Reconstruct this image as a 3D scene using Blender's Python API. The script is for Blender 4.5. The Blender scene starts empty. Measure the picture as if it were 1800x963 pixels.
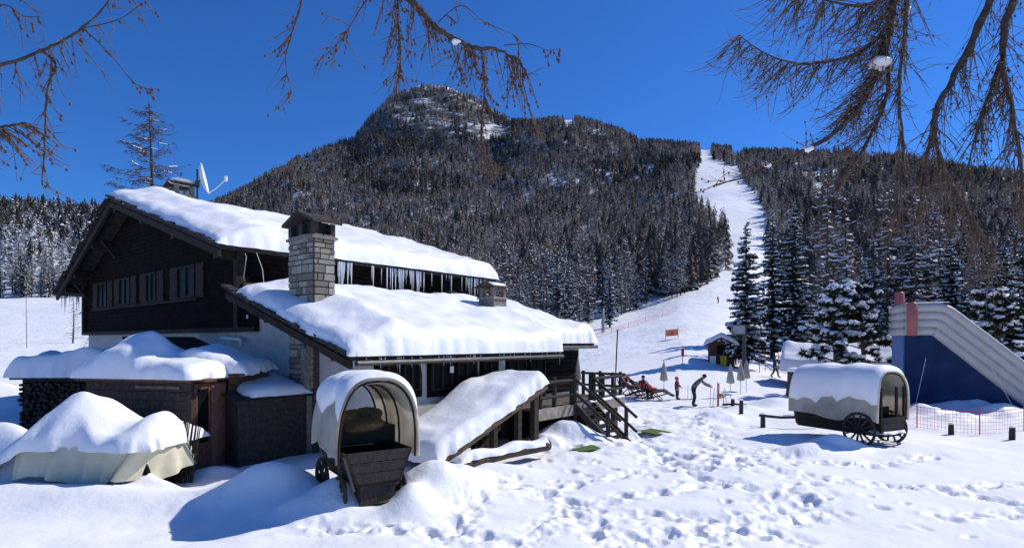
import bpy, bmesh, math, random
import numpy as np
from mathutils import Vector, Matrix
random.seed(11); np.random.seed(11)
S = bpy.context.scene
COL = S.collection
# ---------------------------------------------------------------- camera, sky, sun, exposure
CZ, F, HOR = 3.4, 1010.0, 600.0          # eye height, focal length and horizon row in photo pixels
cam = bpy.data.objects.new('camera', bpy.data.cameras.new('camera'))
COL.objects.link(cam); S.camera = cam
cam.location = (0, 0, CZ); cam.rotation_euler = (math.pi/2, 0, 0)
cam.data.sensor_width = 36; cam.data.lens = 36*F/1800; cam.data.shift_y = 118.5/1800
cam.data.clip_start = 0.1; cam.data.clip_end = 6000
SUN_AZ, SUN_EL = math.radians(66), math.radians(42)      # azimuth clockwise from +Y
w = bpy.data.worlds.new('World'); S.world = w; w.use_nodes = True
nt = w.node_tree
sky = nt.nodes.new('ShaderNodeTexSky'); sky.sky_type = 'NISHITA'; sky.sun_disc = False
sky.sun_elevation = SUN_EL; sky.sun_rotation = SUN_AZ
sky.altitude = 1500; sky.air_density = 1.2; sky.dust_density = 0.0; sky.ozone_density = 8
nt.nodes['Background'].inputs[1].default_value = 0.10
tint = nt.nodes.new('ShaderNodeMix'); tint.data_type = 'RGBA'; tint.blend_type = 'MULTIPLY'; tint.inputs[0].default_value = 1
tint.inputs[7].default_value = (.38, .80, 1.32, 1)          # the deep blue of a dry winter sky, even over the whole dome
nt.links.new(sky.outputs[0], tint.inputs[6]); nt.links.new(tint.outputs[2], nt.nodes['Background'].inputs[0])
sl = bpy.data.lights.new('sun', 'SUN'); sl.energy = 4.3; sl.angle = math.radians(0.53); sl.color = (1, .945, .86)
so = bpy.data.objects.new('sun', sl); COL.objects.link(so)
sd = Vector((math.sin(SUN_AZ)*math.cos(SUN_EL), math.cos(SUN_AZ)*math.cos(SUN_EL), math.sin(SUN_EL)))
so.rotation_euler = (-sd).to_track_quat('-Z', 'Y').to_euler(); so.location = (30, 20, 40)
S.view_settings.view_transform = 'Standard'; S.view_settings.look = 'None'
S.view_settings.exposure = 0.0; S.view_settings.gamma = 1
S.render.engine = 'CYCLES'
# ---------------------------------------------------------------- materials
MATS = {}
def mat(name, col, rough=.8, var=.25, scale=4., bump=0., bscale=30., metal=0., col2=None, stretch=None, spec=.3, coords='Object', wave=None, detail=4):
    if name in MATS: return MATS[name]
    m = bpy.data.materials.new(name); m.use_nodes = True; MATS[name] = m
    n, l = m.node_tree.nodes, m.node_tree.links
    b = n['Principled BSDF']; b.inputs['Roughness'].default_value = rough; b.inputs['Metallic'].default_value = metal
    b.inputs['Specular IOR Level'].default_value = spec
    tc = n.new('ShaderNodeTexCoord'); mp = n.new('ShaderNodeMapping')
    l.new(tc.outputs[coords], mp.inputs[0])
    if stretch: mp.inputs['Scale'].default_value = stretch
    tx = n.new('ShaderNodeTexNoise'); tx.inputs['Scale'].default_value = scale; tx.inputs['Detail'].default_value = detail
    l.new(mp.outputs[0], tx.inputs['Vector'])
    rp = n.new('ShaderNodeValToRGB')
    c2 = col2 or tuple(min(1, c*(1+var)) for c in col); c1 = tuple(c*(1-var) for c in col) if not col2 else col
    rp.color_ramp.elements[0].color = (*c1, 1); rp.color_ramp.elements[1].color = (*c2, 1)
    rp.color_ramp.elements[0].position = .3; rp.color_ramp.elements[1].position = .7
    l.new(tx.outputs['Fac'], rp.inputs[0]); l.new(rp.outputs[0], b.inputs['Base Color'])
    if bump:
        t2 = n.new('ShaderNodeTexNoise'); t2.inputs['Scale'].default_value = bscale; t2.inputs['Detail'].default_value = 5
        l.new(mp.outputs[0], t2.inputs['Vector'])
        bp = n.new('ShaderNodeBump'); bp.inputs['Strength'].default_value = bump; bp.inputs['Distance'].default_value = .05
        src = t2.outputs['Fac']
        if wave:
            wv = n.new('ShaderNodeTexWave'); wv.bands_direction = wave[0]; wv.inputs['Scale'].default_value = wave[1]
            wv.inputs['Distortion'].default_value = .6; wv.inputs['Detail Scale'].default_value = 2
            l.new(tc.outputs[coords], wv.inputs['Vector'])
            ad = n.new('ShaderNodeMath'); ad.operation = 'MULTIPLY_ADD'; ad.inputs[1].default_value = .25
            l.new(t2.outputs['Fac'], ad.inputs[0]); l.new(wv.outputs['Fac'], ad.inputs[2]); src = ad.outputs[0]
        l.new(src, bp.inputs['Height']); l.new(bp.outputs[0], b.inputs['Normal'])
    return m
def snow_mat(name, bump=.25, bscale=9, fine=60):
    m = mat(name, (.84, .85, .865), .55, col2=(.90, .905, .91), scale=1.5, bump=bump, bscale=bscale, spec=.25, detail=6)
    return m
SNOW = snow_mat('snow'); 
def foliage_mat(name, c1, c2, snowamt, nscale=1.2, snow_lo=.25):
    """dark needles, with snow lying on faces that look upwards"""
    m = bpy.data.materials.new(name); m.use_nodes = True; MATS[name] = m
    n, l = m.node_tree.nodes, m.node_tree.links; b = n['Principled BSDF']; b.inputs['Roughness'].default_value = .9
    b.inputs['Specular IOR Level'].default_value = .1
    oi = n.new('ShaderNodeObjectInfo'); at = n.new('ShaderNodeAttribute'); at.attribute_name = 'tint'
    ad = n.new('ShaderNodeMath'); ad.operation = 'ADD'; l.new(oi.outputs['Random'], ad.inputs[0]); l.new(at.outputs['Fac'], ad.inputs[1])
    fr = n.new('ShaderNodeMath'); fr.operation = 'FRACT'; l.new(ad.outputs[0], fr.inputs[0])
    mx = n.new('ShaderNodeMix'); mx.data_type = 'RGBA'; mx.inputs[6].default_value = (*c1, 1); mx.inputs[7].default_value = (*c2, 1)
    l.new(fr.outputs[0], mx.inputs[0])
    g = n.new('ShaderNodeNewGeometry'); sp = n.new('ShaderNodeSeparateXYZ'); l.new(g.outputs['Normal'], sp.inputs[0])
    ab = n.new('ShaderNodeMath'); ab.operation = 'ABSOLUTE'; l.new(sp.outputs['Z'], ab.inputs[0])
    tc = n.new('ShaderNodeTexCoord'); tx = n.new('ShaderNodeTexNoise'); tx.inputs['Scale'].default_value = nscale; tx.inputs['Detail'].default_value = 3
    l.new(tc.outputs['Object'], tx.inputs['Vector'])
    mu = n.new('ShaderNodeMath'); mu.operation = 'MULTIPLY'; l.new(ab.outputs[0], mu.inputs[0]); l.new(tx.outputs['Fac'], mu.inputs[1])
    mr = n.new('ShaderNodeMapRange'); mr.inputs[1].default_value = snow_lo; mr.inputs[2].default_value = snow_lo+.06; mr.inputs[4].default_value = snowamt
    l.new(mu.outputs[0], mr.inputs[0])
    m2 = n.new('ShaderNodeMix'); m2.data_type = 'RGBA'; l.new(mr.outputs[0], m2.inputs[0]); l.new(mx.outputs[2], m2.inputs[6]); m2.inputs[7].default_value = (.8, .83, .87, 1)
    l.new(m2.outputs[2], b.inputs['Base Color'])
    return m
WOOD_DK = mat('dark_wood', (.010, .007, .0055), .95, .5, 3, bump=.7, bscale=14, stretch=(1, 1, 1), wave=('Z', 1.75), spec=.08)
WOOD_BEAM = mat('beam_wood', (.03, .02, .014), .85, .4, 6, bump=.4, bscale=20)
WOOD_GREY = mat('grey_wood', (.12, .10, .085), .85, .35, 8, bump=.5, bscale=25)
WOOD_RAIL = mat('rail_wood', (.045, .036, .03), .85, .4, 8, bump=.5, bscale=25)
WOOD_RED = mat('red_brown_wood', (.13, .055, .035), .75, .3, 8, bump=.3, bscale=25)
WOOD_PLANK = mat('weathered_plank', (.13, .085, .05), .85, .45, 5, bump=.6, bscale=15, stretch=(1, 1, 4))
PLASTER = mat('plaster', (.47, .45, .42), .9, .12, 3, bump=.25, bscale=40)
SLATE = mat('slate', (.05, .04, .035), .85, .5, 5, bump=.5, bscale=20)
STONES = [mat('stone_a', (.34, .31, .25), .9, .3, 9, bump=.7, bscale=18), mat('stone_b', (.22, .195, .16), .9, .3, 9, bump=.7, bscale=18), mat('stone_c', (.42, .39, .33), .9, .25, 9, bump=.7, bscale=18)]
MORTAR = mat('mortar', (.075, .066, .058), .95, .3, 12, bump=.4)
GLASS = mat('dark_glass', (.008, .008, .009), .35, .2, 3, spec=.04)
METAL = mat('gutter_metal', (.10, .095, .09), .45, .25, 6, metal=.6)
WHITEMETAL = mat('white_metal', (.72, .73, .72), .4, .06, 5)
CANVAS = mat('canvas', (.52, .46, .37), .9, col2=(.80, .76, .67), scale=1.3, bump=.3, bscale=6)
def translucent(m, amt):
    n, l = m.node_tree.nodes, m.node_tree.links; b = n['Principled BSDF']; t = n.new('ShaderNodeBsdfTranslucent'); mx = n.new('ShaderNodeMixShader'); mx.inputs[0].default_value = amt
    l.new(b.inputs['Base Color'].links[0].from_socket, t.inputs[0]); l.new(b.outputs[0], mx.inputs[1]); l.new(t.outputs[0], mx.inputs[2]); l.new(mx.outputs[0], n['Material Output'].inputs[0])
translucent(CANVAS, .45)
TARP = mat('cream_tarp', (.62, .58, .43), .7, .1, 3, bump=.3, bscale=4)
ICE = mat('ice', (.78, .82, .86), .15, .06, 6, spec=.6)
BARK = mat('bark', (.085, .062, .048), .95, .4, 8, bump=.8, bscale=14)
TWIG = mat('twig', (.15, .098, .062), .95, .4, 10)
CONE = mat('larch_cone', (.14, .07, .04), .9, .3, 20)
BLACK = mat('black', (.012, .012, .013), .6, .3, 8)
STRAW = mat('straw', (.17, .12, .06), .95, .45, 25, bump=.8, bscale=50)
# ---------------------------------------------------------------- mesh helpers
class MB:
    def __init__(s): s.v = []; s.f = []; s.mi = []; s.m = 0
    def add(s, vs, fs):
        o = len(s.v); s.v += [tuple(p) for p in vs]
        s.f += [tuple(i+o for i in f) for f in fs]; s.mi += [s.m]*len(fs); return s
    def hexa(s, p):           # 8 points: bottom ring 0-3, top ring 4-7
        return s.add(p, [(3, 2, 1, 0), (4, 5, 6, 7), (0, 1, 5, 4), (1, 2, 6, 5), (2, 3, 7, 6), (3, 0, 4, 7)])
    def box(s, x0, x1, y0, y1, z0, z1):
        return s.hexa([(x0, y0, z0), (x1, y0, z0), (x1, y1, z0), (x0, y1, z0), (x0, y0, z1), (x1, y0, z1), (x1, y1, z1), (x0, y1, z1)])
    def bar(s, a, b, wx, wz, up=(0, 0, 1)):   # rectangular bar from a to b
        a, b = Vector(a), Vector(b); d = (b-a).normalized(); u = Vector(up)
        if abs(d.dot(u)) > .98: u = Vector((1, 0, 0))
        sx = d.cross(u).normalized()*wx/2; sz = sx.cross(d).normalized()*wz/2
        return s.hexa([a-sx-sz, a+sx-sz, b+sx-sz, b-sx-sz, a-sx+sz, a+sx+sz, b+sx+sz, b-sx+sz])
    def tube(s, path, rad, n=8, cap=True):
        path = [Vector(p) for p in path]; N = len(path)
        if not hasattr(rad, '__len__'): rad = [rad]*N
        vs = []; ref = None
        for i, p in enumerate(path):
            d = (path[min(i+1, N-1)]-path[max(i-1, 0)]).normalized()
            if ref is None: ref = Vector((0, 0, 1)) if abs(d.z) < .9 else Vector((1, 0, 0))
            x = d.cross(ref).normalized(); y = d.cross(x).normalized(); ref = x.cross(d)*-1 if False else ref
            for k in range(n):
                a = 2*math.pi*k/n; vs.append(p+(x*math.cos(a)+y*math.sin(a))*rad[i])
        fs = [(i*n+k, i*n+(k+1) % n, (i+1)*n+(k+1) % n, (i+1)*n+k) for i in range(N-1) for k in range(n)]
        if cap: fs += [tuple(range(n-1, -1, -1)), tuple((N-1)*n+k for k in range(n))]
        return s.add(vs, fs)
    def lathe(s, prof, c=(0, 0, 0), n=16):
        vs = [(c[0]+r*math.cos(2*math.pi*k/n), c[1]+r*math.sin(2*math.pi*k/n), c[2]+z) for r, z in prof for k in range(n)]
        fs = [(i*n+k, i*n+(k+1) % n, (i+1)*n+(k+1) % n, (i+1)*n+k) for i in range(len(prof)-1) for k in range(n)]
        fs += [tuple(range(n-1, -1, -1)), tuple((len(prof)-1)*n+k for k in range(n))]
        return s.add(vs, fs)
    def prism(s, pts, d):     # polygon pts extruded by vector d
        n = len(pts); d = Vector(d); P = [Vector(p) for p in pts]
        return s.add(P+[p+d for p in P], [tuple(range(n-1, -1, -1)), tuple(range(n, 2*n))]+[(i, (i+1) % n, n+(i+1) % n, n+i) for i in range(n)])
    def grid(s, fn, nu, nv, flip=False):
        vs = [fn(i/nu, j/nv) for i in range(nu+1) for j in range(nv+1)]
        q = lambda i, j: i*(nv+1)+j
        fs = [(q(i, j), q(i+1, j), q(i+1, j+1), q(i, j+1)) for i in range(nu) for j in range(nv)]
        if flip: fs = [f[::-1] for f in fs]
        return s.add(vs, fs)
    def blob(s, c, r, seed=0, amp=.15, nu=10, nv=7):
        rr = random.Random(seed); ph = [rr.uniform(0, 6.28) for _ in range(6)]
        def fn(a, b):
            th = 2*math.pi*a; f = math.pi*b
            k = 1+amp*(math.sin(2*th+ph[0])*math.sin(2*f+ph[1])+.6*math.sin(3*th+ph[2])*math.sin(3*f+ph[3]))
            return (c[0]+r[0]*k*math.sin(f)*math.cos(th), c[1]+r[1]*k*math.sin(f)*math.sin(th), c[2]+r[2]*k*math.cos(f))
        return s.grid(fn, nu, nv, True)
    def build(s, name, mats, parent=None, smooth=False, weld=False):
        me = bpy.data.meshes.new(name)
        me.from_pydata(s.v, [], s.f)
        if not isinstance(mats, (list, tuple)): mats = [mats]
        for m in mats: me.materials.append(m)
        if len(mats) > 1: me.polygons.foreach_set('material_index', s.mi)
        if weld or smooth:
            bm = bmesh.new(); bm.from_mesh(me)
            if weld: bmesh.ops.remove_doubles(bm, verts=bm.verts, dist=1e-4)
            bmesh.ops.recalc_face_normals(bm, faces=bm.faces); bm.to_mesh(me); bm.free()
        if smooth: me.polygons.foreach_set('use_smooth', [True]*len(me.polygons))
        o = bpy.data.objects.new(name, me); COL.objects.link(o)
        if parent: o.parent = parent
        return o
def tag(o, label, cat, group=None, kind=None):
    o['label'] = label; o['category'] = cat
    if group: o['group'] = group
    if kind: o['kind'] = kind
    return o
def struct(o): o['kind'] = 'structure'; return o
def thing(name, label, cat, loc=(0, 0, 0), rz=0, group=None):
    o = bpy.data.objects.new(name, None); COL.objects.link(o); o.location = loc; o.rotation_euler = (0, 0, rz)
    o.empty_display_size = .2
    return tag(o, label, cat, group)
def dup(o, parent=None, **kw):
    c = o.copy(); COL.objects.link(c); c.parent = parent
    for ch in list(o.children): dup(ch, c)
    for k, v in kw.items(): c[k] = v
    return c
def P(px, py, Y): return Vector(((px-900)*Y/F, Y, CZ+(HOR-py)*Y/F))
# value noise
_rng = np.random.RandomState(5); _T = _rng.rand(256, 256)
def vnoise(x, y):
    x = np.asarray(x, float); y = np.asarray(y, float)
    xi = np.floor(x).astype(int); yi = np.floor(y).astype(int); fx = x-xi; fy = y-yi
    fx = fx*fx*(3-2*fx); fy = fy*fy*(3-2*fy)
    a = _T[xi % 256, yi % 256]; b = _T[(xi+1) % 256, yi % 256]; c = _T[xi % 256, (yi+1) % 256]; d = _T[(xi+1) % 256, (yi+1) % 256]
    return (a*(1-fx)+b*fx)*(1-fy)+(c*(1-fx)+d*fx)*fy-.5
def fbm(x, y, o=4):
    r = 0; a = 1.
    for i in range(o): r = r+a*vnoise(x*2**i+17.3*i, y*2**i+9.1*i); a *= .5
    return r
# ---------------------------------------------------------------- terrain
N0 = [(35, 698)]
TAB = {
 -900: N0+[(60, 650), (100, 600), (160, 570), (250, 500), (420, 380), (700, 400)],
 -400: N0+[(60, 650), (100, 600), (160, 570), (250, 500), (420, 366), (700, 390)],
 0:    N0+[(60, 655), (100, 608), (160, 560), (240, 520), (420, 372), (700, 390)],
 180:  N0+[(60, 660), (100, 615), (160, 565), (250, 515), (440, 378), (700, 390)],
 360:  N0+[(60, 665), (100, 630), (160, 590), (300, 520), (600, 440), (900, 372), (1200, 380)],
 520:  N0+[(60, 665), (100, 635), (160, 590), (300, 520), (600, 420), (950, 290), (1300, 300)],
 620:  N0+[(60, 660), (100, 635), (160, 590), (300, 515), (600, 405), (900, 310), (1080, 252), (1300, 262)],
 648:  N0+[(60, 660), (100, 635), (160, 590), (300, 515), (600, 405), (900, 305), (1060, 246), (1110, 196), (1300, 230)],
 690:  N0+[(60, 660), (100, 635), (160, 590), (300, 515), (600, 400), (900, 300), (1060, 245), (1110, 188), (1170, 148), (1350, 180)],
 745:  N0+[(60, 660), (100, 635), (160, 590), (300, 515), (600, 395), (900, 295), (1060, 242), (1110, 190), (1210, 126), (1400, 160)],
 800:  N0+[(60, 660), (100, 630), (160, 588), (300, 515), (600, 395), (900, 295), (1060, 242), (1110, 198), (1210, 143), (1400, 165)],
 870:  N0+[(60, 655), (100, 625), (160, 585), (300, 510), (600, 395), (900, 295), (1060, 245), (1180, 194), (1400, 205)],
 930:  N0+[(60, 650), (100, 612), (160, 574), (300, 502), (600, 388), (900, 280), (1100, 216), (1300, 225)],
 1010: N0+[(60, 640), (100, 600), (160, 562), (300, 495), (600, 380), (900, 265), (1100, 202), (1300, 215)],
 1120: N0+[(50, 640), (70, 610), (100, 583), (160, 550), (300, 475), (600, 372), (900, 280), (1080, 243), (1300, 255)],
 1200: N0+[(50, 632), (70, 596), (120, 553), (200, 505), (350, 430), (550, 360), (800, 290), (960, 256), (1200, 265)],
 1250: N0+[(50, 636), (70, 598), (120, 553), (200, 500), (350, 424), (550, 350), (750, 300), (820, 284), (930, 262), (1200, 270)],
 1310: N0+[(50, 645), (70, 612), (120, 560), (200, 500), (350, 424), (550, 350), (750, 300), (900, 272), (1200, 280)],
 1400: N0+[(60, 650), (100, 608), (160, 560), (300, 470), (550, 350), (800, 275), (1100, 285)],
 1600: N0+[(60, 655), (100, 615), (160, 560), (300, 450), (500, 350), (700, 287), (1000, 300)],
 1800: N0+[(60, 655), (100, 615), (160, 560), (300, 455), (500, 370), (700, 328), (1000, 340)],
 2300: N0+[(60, 655), (100, 615), (160, 565), (300, 480), (600, 390), (1000, 400)],
 2900: N0+[(60, 655), (100, 615), (160, 565), (300, 490), (600, 410), (1000, 420)],
}
_PX = sorted(TAB); _YK = np.concatenate([np.linspace(1, 34, 6), np.geomspace(35, 2000, 160)])
_Z = []
for p in _PX:
    ks = TAB[p]; zz = [CZ+(HOR-y)*Y/F for Y, y in ks]
    g = lambda q: np.interp(q, [0]+[k[0] for k in ks]+[2500], [0]+zz+[zz[-1]*.75])
    _Z.append((g(_YK*.9)+g(_YK*.96)+g(_YK)+g(_YK*1.05)+g(_YK*1.1))/5)
_Z = np.array(_Z); _LY = np.log(_YK)
_D = np.arange(_PX[0], _PX[-1]+1, 8.); _Z = np.stack([np.interp(_D, _PX, _Z[:, j]) for j in range(len(_YK))], 1)
_k = np.exp(-(np.arange(-8, 9)*8/13.)**2); _k /= _k.sum()
_Z = np.stack([np.convolve(np.pad(_Z[:, j], 8, 'edge'), _k, 'valid') for j in range(len(_YK))], 1); _PX = list(_D)
def table_z(X, Y):
    Y = np.maximum(Y, 1.01); t = np.clip(900+F*X/Y, _PX[0], _PX[-1])
    i = np.clip(np.searchsorted(_PX, t)-1, 0, len(_PX)-2); pa = np.array(_PX)[i]; pb = np.array(_PX)[i+1]
    a = (t-pa)/(pb-pa); a = np.clip(a, 0, 1)
    jf = np.interp(np.log(Y), _LY, np.arange(len(_YK))); j = np.clip(jf.astype(int), 0, len(_YK)-2); b = jf-j
    return (_Z[i, j]*(1-b)+_Z[i, j+1]*b)*(1-a)+(_Z[i+1, j]*(1-b)+_Z[i+1, j+1]*b)*a
def flat(px, py, h=0): Y = (CZ-h)*F/(py-HOR); return ((px-900)*Y/F, Y)
MOUNDS = []   # x, y, rx, ry, h
def mound(px, py, rx, ry, h): x, y = flat(px, py); MOUNDS.append((x, y, rx, ry, h))
mound(480, 880, 1.1, .7, .75); mound(430, 850, 1.2, .8, .25); mound(300, 885, 2.6, .6, .22); mound(60, 890, 2.5, .8, .25); mound(90, 864, 1.0, .3, .5); mound(190, 868, .5, .25, .22); mound(245, 866, .4, .25, .4); mound(10, 850, 1.0, .6, .5); mound(280, 870, .5, .3, .25); mound(380, 838, .7, .4, .25); mound(-150, 860, 2.5, 1.5, .8)
mound(20, 850, 1.3, .7, .35); mound(560, 905, .9, .45, .35); mound(597, 893, .45, .35, .38); mound(722, 893, .4, .35, .3); mound(60, 858, .9, .45, .5)
mound(765, 870, .9, .7, .75); mound(800, 845, .8, .5, .45); mound(725, 905, .5, .4, .3)
mound(1000, 778, 1.2, .5, .75); mound(955, 786, .6, .35, .4); mound(1040, 770, .6, .5, .45)
mound(1255, 738, 1.3, 1.0, .45); mound(1300, 722, 1.2, .6, .3); mound(1365, 715, 1.6, .6, .5); mound(1430, 735, 1.2, .6, .35)
mound(1470, 789, .9, .35, .45); mound(1425, 795, 1.0, .35, .25); mound(1395, 706, .9, .7, .45)
for q in range(14): mound(1600+q*22, 722+random.uniform(-8, 16), random.uniform(.5, 1.1), random.uniform(.4, .8), random.uniform(.12, .4))
mound(1700, 718, 1.6, .9, .3); mound(870, 830, .9, .4, .25); mound(1110, 790, 1.6, .5, .22); mound(30, 720, 3, 1.2, .7); mound(-60, 700, 4, 2, 1.1)
def smooth01(a): a = np.clip(a, 0, 1); return a*a*(3-2*a)
def ground_arr(X, Y, fine=True):
    X = np.asarray(X, float); Y = np.asarray(Y, float)
    z = table_z(X, Y)
    far = smooth01((Y-90)/150); t = 900+F*X/np.maximum(Y, 1)
    piste = np.exp(-((t-1265)/90)**2)
    z = z+far*(1-.8*piste)*fbm(X/70, Y/70, 4)*np.minimum(Y, 900)*.022
    nr = 1-smooth01((Y-40)/60)
    z = z+nr*(fbm(X/3.2, Y/3.2, 3)*.16)+(1-nr)*(1-far)*fbm(X/9, Y/9, 3)*.25
    for mx, my, rx, ry, h in MOUNDS:
        z = z+h*np.exp(-((X-mx)/rx)**2-((Y-my)/ry)**2)
    if fine:   # trodden, lumpy snow
        tr = np.exp(-((t-1150)/170)**2)*np.exp(-((Y-24)/7)**2)+.8*np.exp(-((t-1700)/140)**2)*np.exp(-((Y-27)/3.5)**2)+.7*np.exp(-((t-1010)/70)**2)*np.exp(-((Y-18)/2.)**2)+.6*np.exp(-((t-770)/60)**2)*np.exp(-((Y-13)/1.6)**2)
        z = z+tr*(fbm(X/.55, Y/.55, 3)*.17)+nr*fbm(X/.8, Y/.8, 3)*.035+np.exp(-((t-480)/200)**2)*np.exp(-((Y-11.5)/2.2)**2)*fbm(X/.9+5, Y/.9, 3)*.14
    return z
def gz(x, y): return float(ground_arr(np.array([x]), np.array([y]), False)[0])
def hit(px, py):
    """where the sight line through a photo pixel meets the snow"""
    Ys = np.geomspace(8, 1400, 4000); X = (px-900)*Ys/F
    d = ground_arr(X, Ys, False)-(CZ+(HOR-py)*Ys/F)
    k = int(np.argmax(d > 0)); return Vector((X[k], Ys[k], float(ground_arr(X[k:k+1], Ys[k:k+1], False)[0])))
def terrain(name, ts, Ys, fine, prints=None):
    T, YY = np.meshgrid(ts, Ys, indexing='ij'); X = (T-900)*YY/F; Z = ground_arr(X, YY, fine)
    if prints is not None: Z = prints(X, YY, Z)
    n, m = T.shape; co = np.stack([X, YY, Z], -1).reshape(-1, 3)
    a = (np.arange(n-1)[:, None]*m+np.arange(m-1)[None, :]).ravel()
    idx = np.stack([a, a+m, a+m+1, a+1], -1).astype(np.int32)
    me = bpy.data.meshes.new(name); me.vertices.add(len(co)); me.vertices.foreach_set('co', co.ravel())
    me.loops.add(idx.size); me.loops.foreach_set('vertex_index', idx.ravel())
    me.polygons.add(len(idx)); me.polygons.foreach_set('loop_start', np.arange(0, idx.size, 4, dtype=np.int32)); me.polygons.foreach_set('loop_total', np.full(len(idx), 4, np.int32))
    me.update(calc_edges=True); me.polygons.foreach_set('use_smooth', np.ones(len(idx), bool))
    o = bpy.data.objects.new(name, me); COL.objects.link(o); return o
TRAILS = [[(930, 872), (1010, 850), (1120, 835), (1240, 825), (1330, 800)], [(905, 855), (960, 872), (1060, 900), (1180, 905), (1290, 922), (1400, 948)],
 [(1330, 820), (1440, 840), (1560, 850), (1680, 862), (1790, 885)], [(1420, 850), (1340, 880), (1390, 912), (1460, 900)], [(1650, 908), (1800, 902)],
 [(1240, 962), (1290, 930), (1450, 872)], [(915, 962), (1000, 892), (1130, 868), (1300, 850)], [(1310, 830), (1285, 790), (1250, 765), (1225, 735)],
 [(1100, 962), (1180, 935), (1330, 925)], [(1090, 780), (1180, 800), (1300, 815), (1400, 800)], [(1120, 760), (1150, 800), (1230, 840), (1330, 860)],
 [(560, 930), (700, 935), (850, 950)], [(1000, 905), (1050, 930), (1070, 960)], [(1330, 790), (1400, 812), (1540, 815), (1640, 800)], [(900, 840), (840, 880), (800, 930), (790, 962)], [(1700, 855), (1780, 850)]]
rp = random.Random(3); PR = []
for tr in TRAILS:
    pts = [Vector(flat(*q)) for q in tr]; side = 1
    for a, b in zip(pts, pts[1:]):
        L = (b-a).length; d = (b-a)/L; nn = Vector((-d.y, d.x)); s = 0
        while s < L:
            q = a+d*s+nn*side*rp.uniform(.06, .2); side = -side
            PR.append((q.x, q.y, math.atan2(d.y, d.x)+rp.uniform(-.3, .3), rp.uniform(.04, .12), rp.uniform(.7, 1.3))); s += rp.uniform(.42, .7)
for _ in range(60):
    x, y = flat(rp.gauss(1190, 110), rp.gauss(800, 28)); PR.append((x, y, rp.uniform(0, 6.28), rp.uniform(.05, .12), rp.uniform(.7, 1.2)))
for _ in range(40):
    x, y = flat(rp.uniform(820, 1780), rp.uniform(825, 960)); PR.append((x, y, rp.uniform(0, 6.28), rp.uniform(.03, .1), rp.uniform(.6, 1.)))
def prints(X, Y, Z):
    LUMP = fbm(X/.3, Y/.3, 3); W = np.zeros_like(Z)
    for tr in TRAILS:
        pts = [Vector(flat(*q)) for q in tr]
        for a, b_ in zip(pts, pts[1:]):
            ab = b_-a; k = np.clip(((X-a.x)*ab.x+(Y-a.y)*ab.y)/ab.length_squared, 0, 1); d2 = (X-a.x-ab.x*k)**2+(Y-a.y-ab.y*k)**2
            W = np.maximum(W, np.exp(-d2/.38**2))
    Z += W*(-.045+.15*LUMP)
    ts = 900+F*X[:, 0]/Y[:, 0]; ys = Y[0]
    for x, y, a, dp, sc in PR:
        if y < 5 or y > 58: continue
        i0, i1 = np.searchsorted(ts, 900+F*(x-.5)/y), np.searchsorted(ts, 900+F*(x+.5)/y)
        j0, j1 = np.searchsorted(ys, y-.5), np.searchsorted(ys, y+.5)
        sl_ = (slice(max(i0-1, 0), i1+1), slice(j0, j1+1))
        dx = X[sl_]-x; dy = Y[sl_]-y; c, s = math.cos(a), math.sin(a)
        r = np.sqrt(((dx*c+dy*s)/(.23*sc))**2+((dy*c-dx*s)/(.15*sc))**2)+.7*vnoise(X[sl_]*7, Y[sl_]*7)
        Z[sl_] += -dp*(1-smooth01((r-.3)/.85))+dp*.15*np.exp(-((r-1.4)/.3)**2)
    return Z
ground = struct(terrain('snow_ground', np.linspace(-260, 2060, 1000), np.geomspace(6.5, 60, 430), True, prints)); ground.data.materials.append(SNOW)
# mountain, with rock where it is steep
mm = bpy.data.materials.new('mountain_snow'); mm.use_nodes = True
n, l = mm.node_tree.nodes, mm.node_tree.links; b = n['Principled BSDF']; b.inputs['Roughness'].default_value = .7
g = n.new('ShaderNodeNewGeometry'); sp = n.new('ShaderNodeSeparateXYZ'); l.new(g.outputs['True Normal'], sp.inputs[0])
tc = n.new('ShaderNodeTexCoord'); tx = n.new('ShaderNodeTexNoise'); tx.inputs['Scale'].default_value = .035; tx.inputs['Detail'].default_value = 7; tx.inputs['Roughness'].default_value = .7
mpp = n.new('ShaderNodeMapping'); mpp.inputs['Scale'].default_value = (1, 1, 2.6); l.new(tc.outputs['Object'], mpp.inputs[0]); l.new(mpp.outputs[0], tx.inputs['Vector'])
ma = n.new('ShaderNodeMath'); ma.operation = 'MULTIPLY_ADD'; ma.inputs[1].default_value = .9; l.new(tx.outputs['Fac'], ma.inputs[0]); l.new(sp.outputs['Z'], ma.inputs[2])
mr = n.new('ShaderNodeMapRange'); mr.inputs[1].default_value = 1.2; mr.inputs[2].default_value = 1.27; l.new(ma.outputs[0], mr.inputs[0])
mx = n.new('ShaderNodeMix'); mx.data_type = 'RGBA'; l.new(mr.outputs[0], mx.inputs[0]); mx.inputs[6].default_value = (.13, .115, .10, 1); mx.inputs[7].default_value = (.80, .82, .85, 1)
l.new(mx.outputs[2], b.inputs['Base Color'])
bp = n.new('ShaderNodeBump'); bp.inputs['Strength'].default_value = .5; bp.inputs['Distance'].default_value = 4; l.new(tx.outputs['Fac'], bp.inputs['Height']); l.new(bp.outputs[0], b.inputs['Normal'])
mtn = struct(terrain('mountainside', np.concatenate([np.linspace(-900, 340, 110), np.linspace(346, 1900, 420), np.linspace(1920, 2900, 60)]), np.geomspace(59.2, 1600, 260), False)); mtn.data.materials.append(mm)
base = MB(); base.grid(lambda a, b_: (-1500+3000*a, -400+460*b_, -.9), 2, 2); base = struct(base.build('snow_field', SNOW))
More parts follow.
